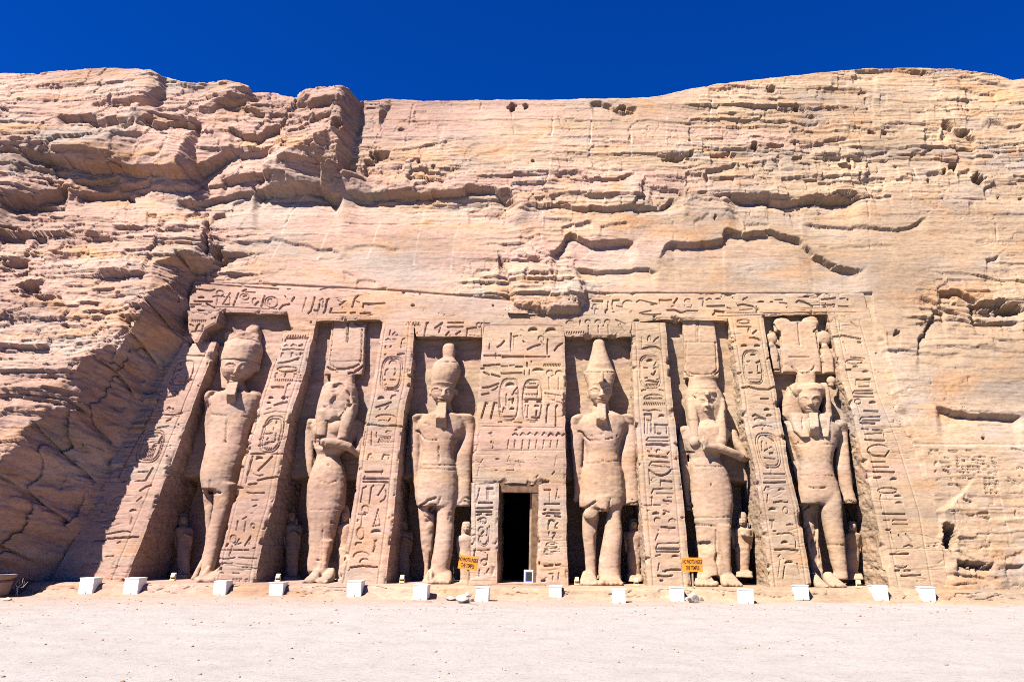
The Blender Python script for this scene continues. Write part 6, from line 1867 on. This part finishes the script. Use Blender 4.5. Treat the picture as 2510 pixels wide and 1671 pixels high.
def lathe(name, prof, c, mat, parent, seg=48):
    th = np.linspace(0, 2 * np.pi, seg, endpoint=False)
    V = []
    for r_, z in prof:
        V += [(c[0] + r_ * math.cos(a), c[1] + r_ * math.sin(a), c[2] + z) for a in th]
    k = len(prof)
    F = [(i * seg + j, i * seg + (j + 1) % seg, (i + 1) * seg + (j + 1) % seg, (i + 1) * seg + j) for i in range(k - 1) for j in range(seg)]
    F += [tuple(range(seg))[::-1], tuple((k - 1) * seg + j for j in range(seg))]
    return mesh_from(name, A(V), F, mat, parent, smooth=False)


P = on_ground(-56, 1464, 0.0)
pl = thing('stone_planter', (P[0], P[1] + .3, 0), 'round pinkish stone planter with a wide rim at the left edge', 'planter')
L_ = pl.location
lathe('drum', [(.40, -.02), (.47, .05), (.50, .18), (.52, .30), (.53, .36), (.50, .40), (.42, .42)], (L_.x, L_.y, 0), M_TERRA, pl)
lathe('rim', [(.44, .40), (.52, .44), (.58, .49), (.605, .53), (.60, .56), (.54, .57), (.50, .53), (.30, .52)], (L_.x, L_.y, 0), M_TERRA, pl)


def tubes(name, paths, mat, parent=None):
    sol = Solid()
    for pts in paths:
        C = A([p[:3] for p in pts]); Rr = [p[3] for p in pts]
        E1 = []; E2 = []
        for i in range(len(C)):
            T = C[min(i + 1, len(C) - 1)] - C[max(i - 1, 0)]; T = T / np.linalg.norm(T)
            e1 = np.cross(T, [0.3, 1, 0.1]); e1 /= np.linalg.norm(e1)
            E1.append(e1); E2.append(np.cross(e1, T))
        sol.rings(C, E1, E2, Rr, Rr, 2, 8)
    return mesh_from(name, np.concatenate(sol.V), sol.F, mat, parent)


T0 = on_ground(42, 1461, 0.0)
sp = thing('dry_sapling', (T0[0], T0[1], 0), 'bare dry sapling beside the stone planter', 'plant')
q = lambda x, y, dy, r_: (*on_plane(x, y, (T0[1] + dy, 0.0)), r_)
tubes('trunk', [[q(42.5, 1462, 0, .018), q(42, 1450, .01, .015), q(42, 1440, 0, .013), q(43, 1437, 0, .011)]], M_TWIG, sp)
rr_ = random.Random(3)
br = [[q(43, 1437, 0, .011), q(50, 1439, -.02, .010), q(57, 1438, -.03, .008), q(63, 1431, -.02, .006), (*q(69, 1425, 0, .003),)],
      [q(43, 1437, 0, .010), q(50, 1433, .05, .008), q(55, 1428, .06, .006), q(57, 1416, .05, .003)],
      [q(43, 1437, 0, .010), q(39, 1434, -.05, .008), q(35, 1436, -.08, .006), q(31, 1440, -.1, .003)],
      [q(41, 1436, 0, .009), q(38, 1431, .03, .007), q(43, 1424, .04, .005), q(46, 1418, .05, .003)],
      [q(42, 1441, 0, .008), q(47, 1436, .08, .006), q(52, 1430, .12, .003)],
      [q(54, 1439, -.02, .006), q(58, 1434, -.1, .004), q(60, 1424, -.14, .002)],
      [q(42, 1452, 0, .008), q(38, 1456, -.05, .006), q(36, 1460, -.06, .004)],
      [q(46, 1432, .04, .005), q(49, 1424, .02, .003), q(48, 1418, .02, .002)]]
tubes('branches', br, M_TWIG, sp)

# small framed notice leaning in the doorway
P = on_plane(1295, 1444, (.62, 0.0))
nb = thing('notice_board', (P[0], .62, Z0 + .02), 'small white framed notice with a blue border leaning inside the doorway', 'notice')
X, Y, Z = nb.location
hh = 31 * px_m(P); ww = 20 * px_m(P)
boxes('frame', [(X, Y, Z + hh / 2, ww + .03, .03, hh)], M_WHITE, nb, .004)
boxes('border', [(X + .006, Y - .012, Z + hh / 2, ww - .035, .014, hh - .085)], M_BLUE, nb, .002)
boxes('panel', [(X + .012, Y - .018, Z + hh / 2, ww - .075, .012, hh - .13)], M_BLACK, nb, .002)


# gravel and pebbles over the sand: more than could be counted
def pebbles():
    rs = np.random.RandomState(5)
    bm = bmesh.new(); bmesh.ops.create_icosphere(bm, subdivisions=1, radius=1.0)
    bv = A([v.co[:] for v in bm.verts]); bf = A([[v.index for v in f.verts] for f in bm.faces]).astype(int); bm.free()
    V = []; F = []; n = 0
    N = 5200
    xs = rs.uniform(-16, 15, N); ys = -1.3 - 19 * rs.beta(1.1, 1.3, N)
    cl = fbm(xs * .5, ys * .7, 0 * xs, 3, 55)
    for x, y, c in zip(xs, ys, cl):
        if rs.rand() > .25 + 1.3 * max(c, 0) + (.3 if y > -8 else 0):
            continue
        d = np.hypot(x, y + 22.1)
        if d < 7:
            continue
        s = min(.004 + .006 * rs.exponential(), .03)
        b = bv * (1 + .35 * rs.uniform(-1, 1, bv.shape)) * s * A([1.2, 1.0, .6])
        V.append(b + A([x, y, s * .2 + .0])); F.append(bf + n); n += len(bv)
    V = np.concatenate(V)
    z = .03 * fbm(V[:, 0] * .35, V[:, 1] * .5, .2, 4, 3) * np.exp(-((np.abs(V[:, 0]) / 30) ** 6)) * np.exp(-((np.abs(V[:, 1] + 8) / 22) ** 6))
    V[:, 2] += z
    o = mesh_from('pebbles', V, np.concatenate(F), M_CARVED, smooth=False)
    tag(o, 'scattered pebbles and gravel on the pale sand', 'pebbles', kind='stuff')


pebbles()
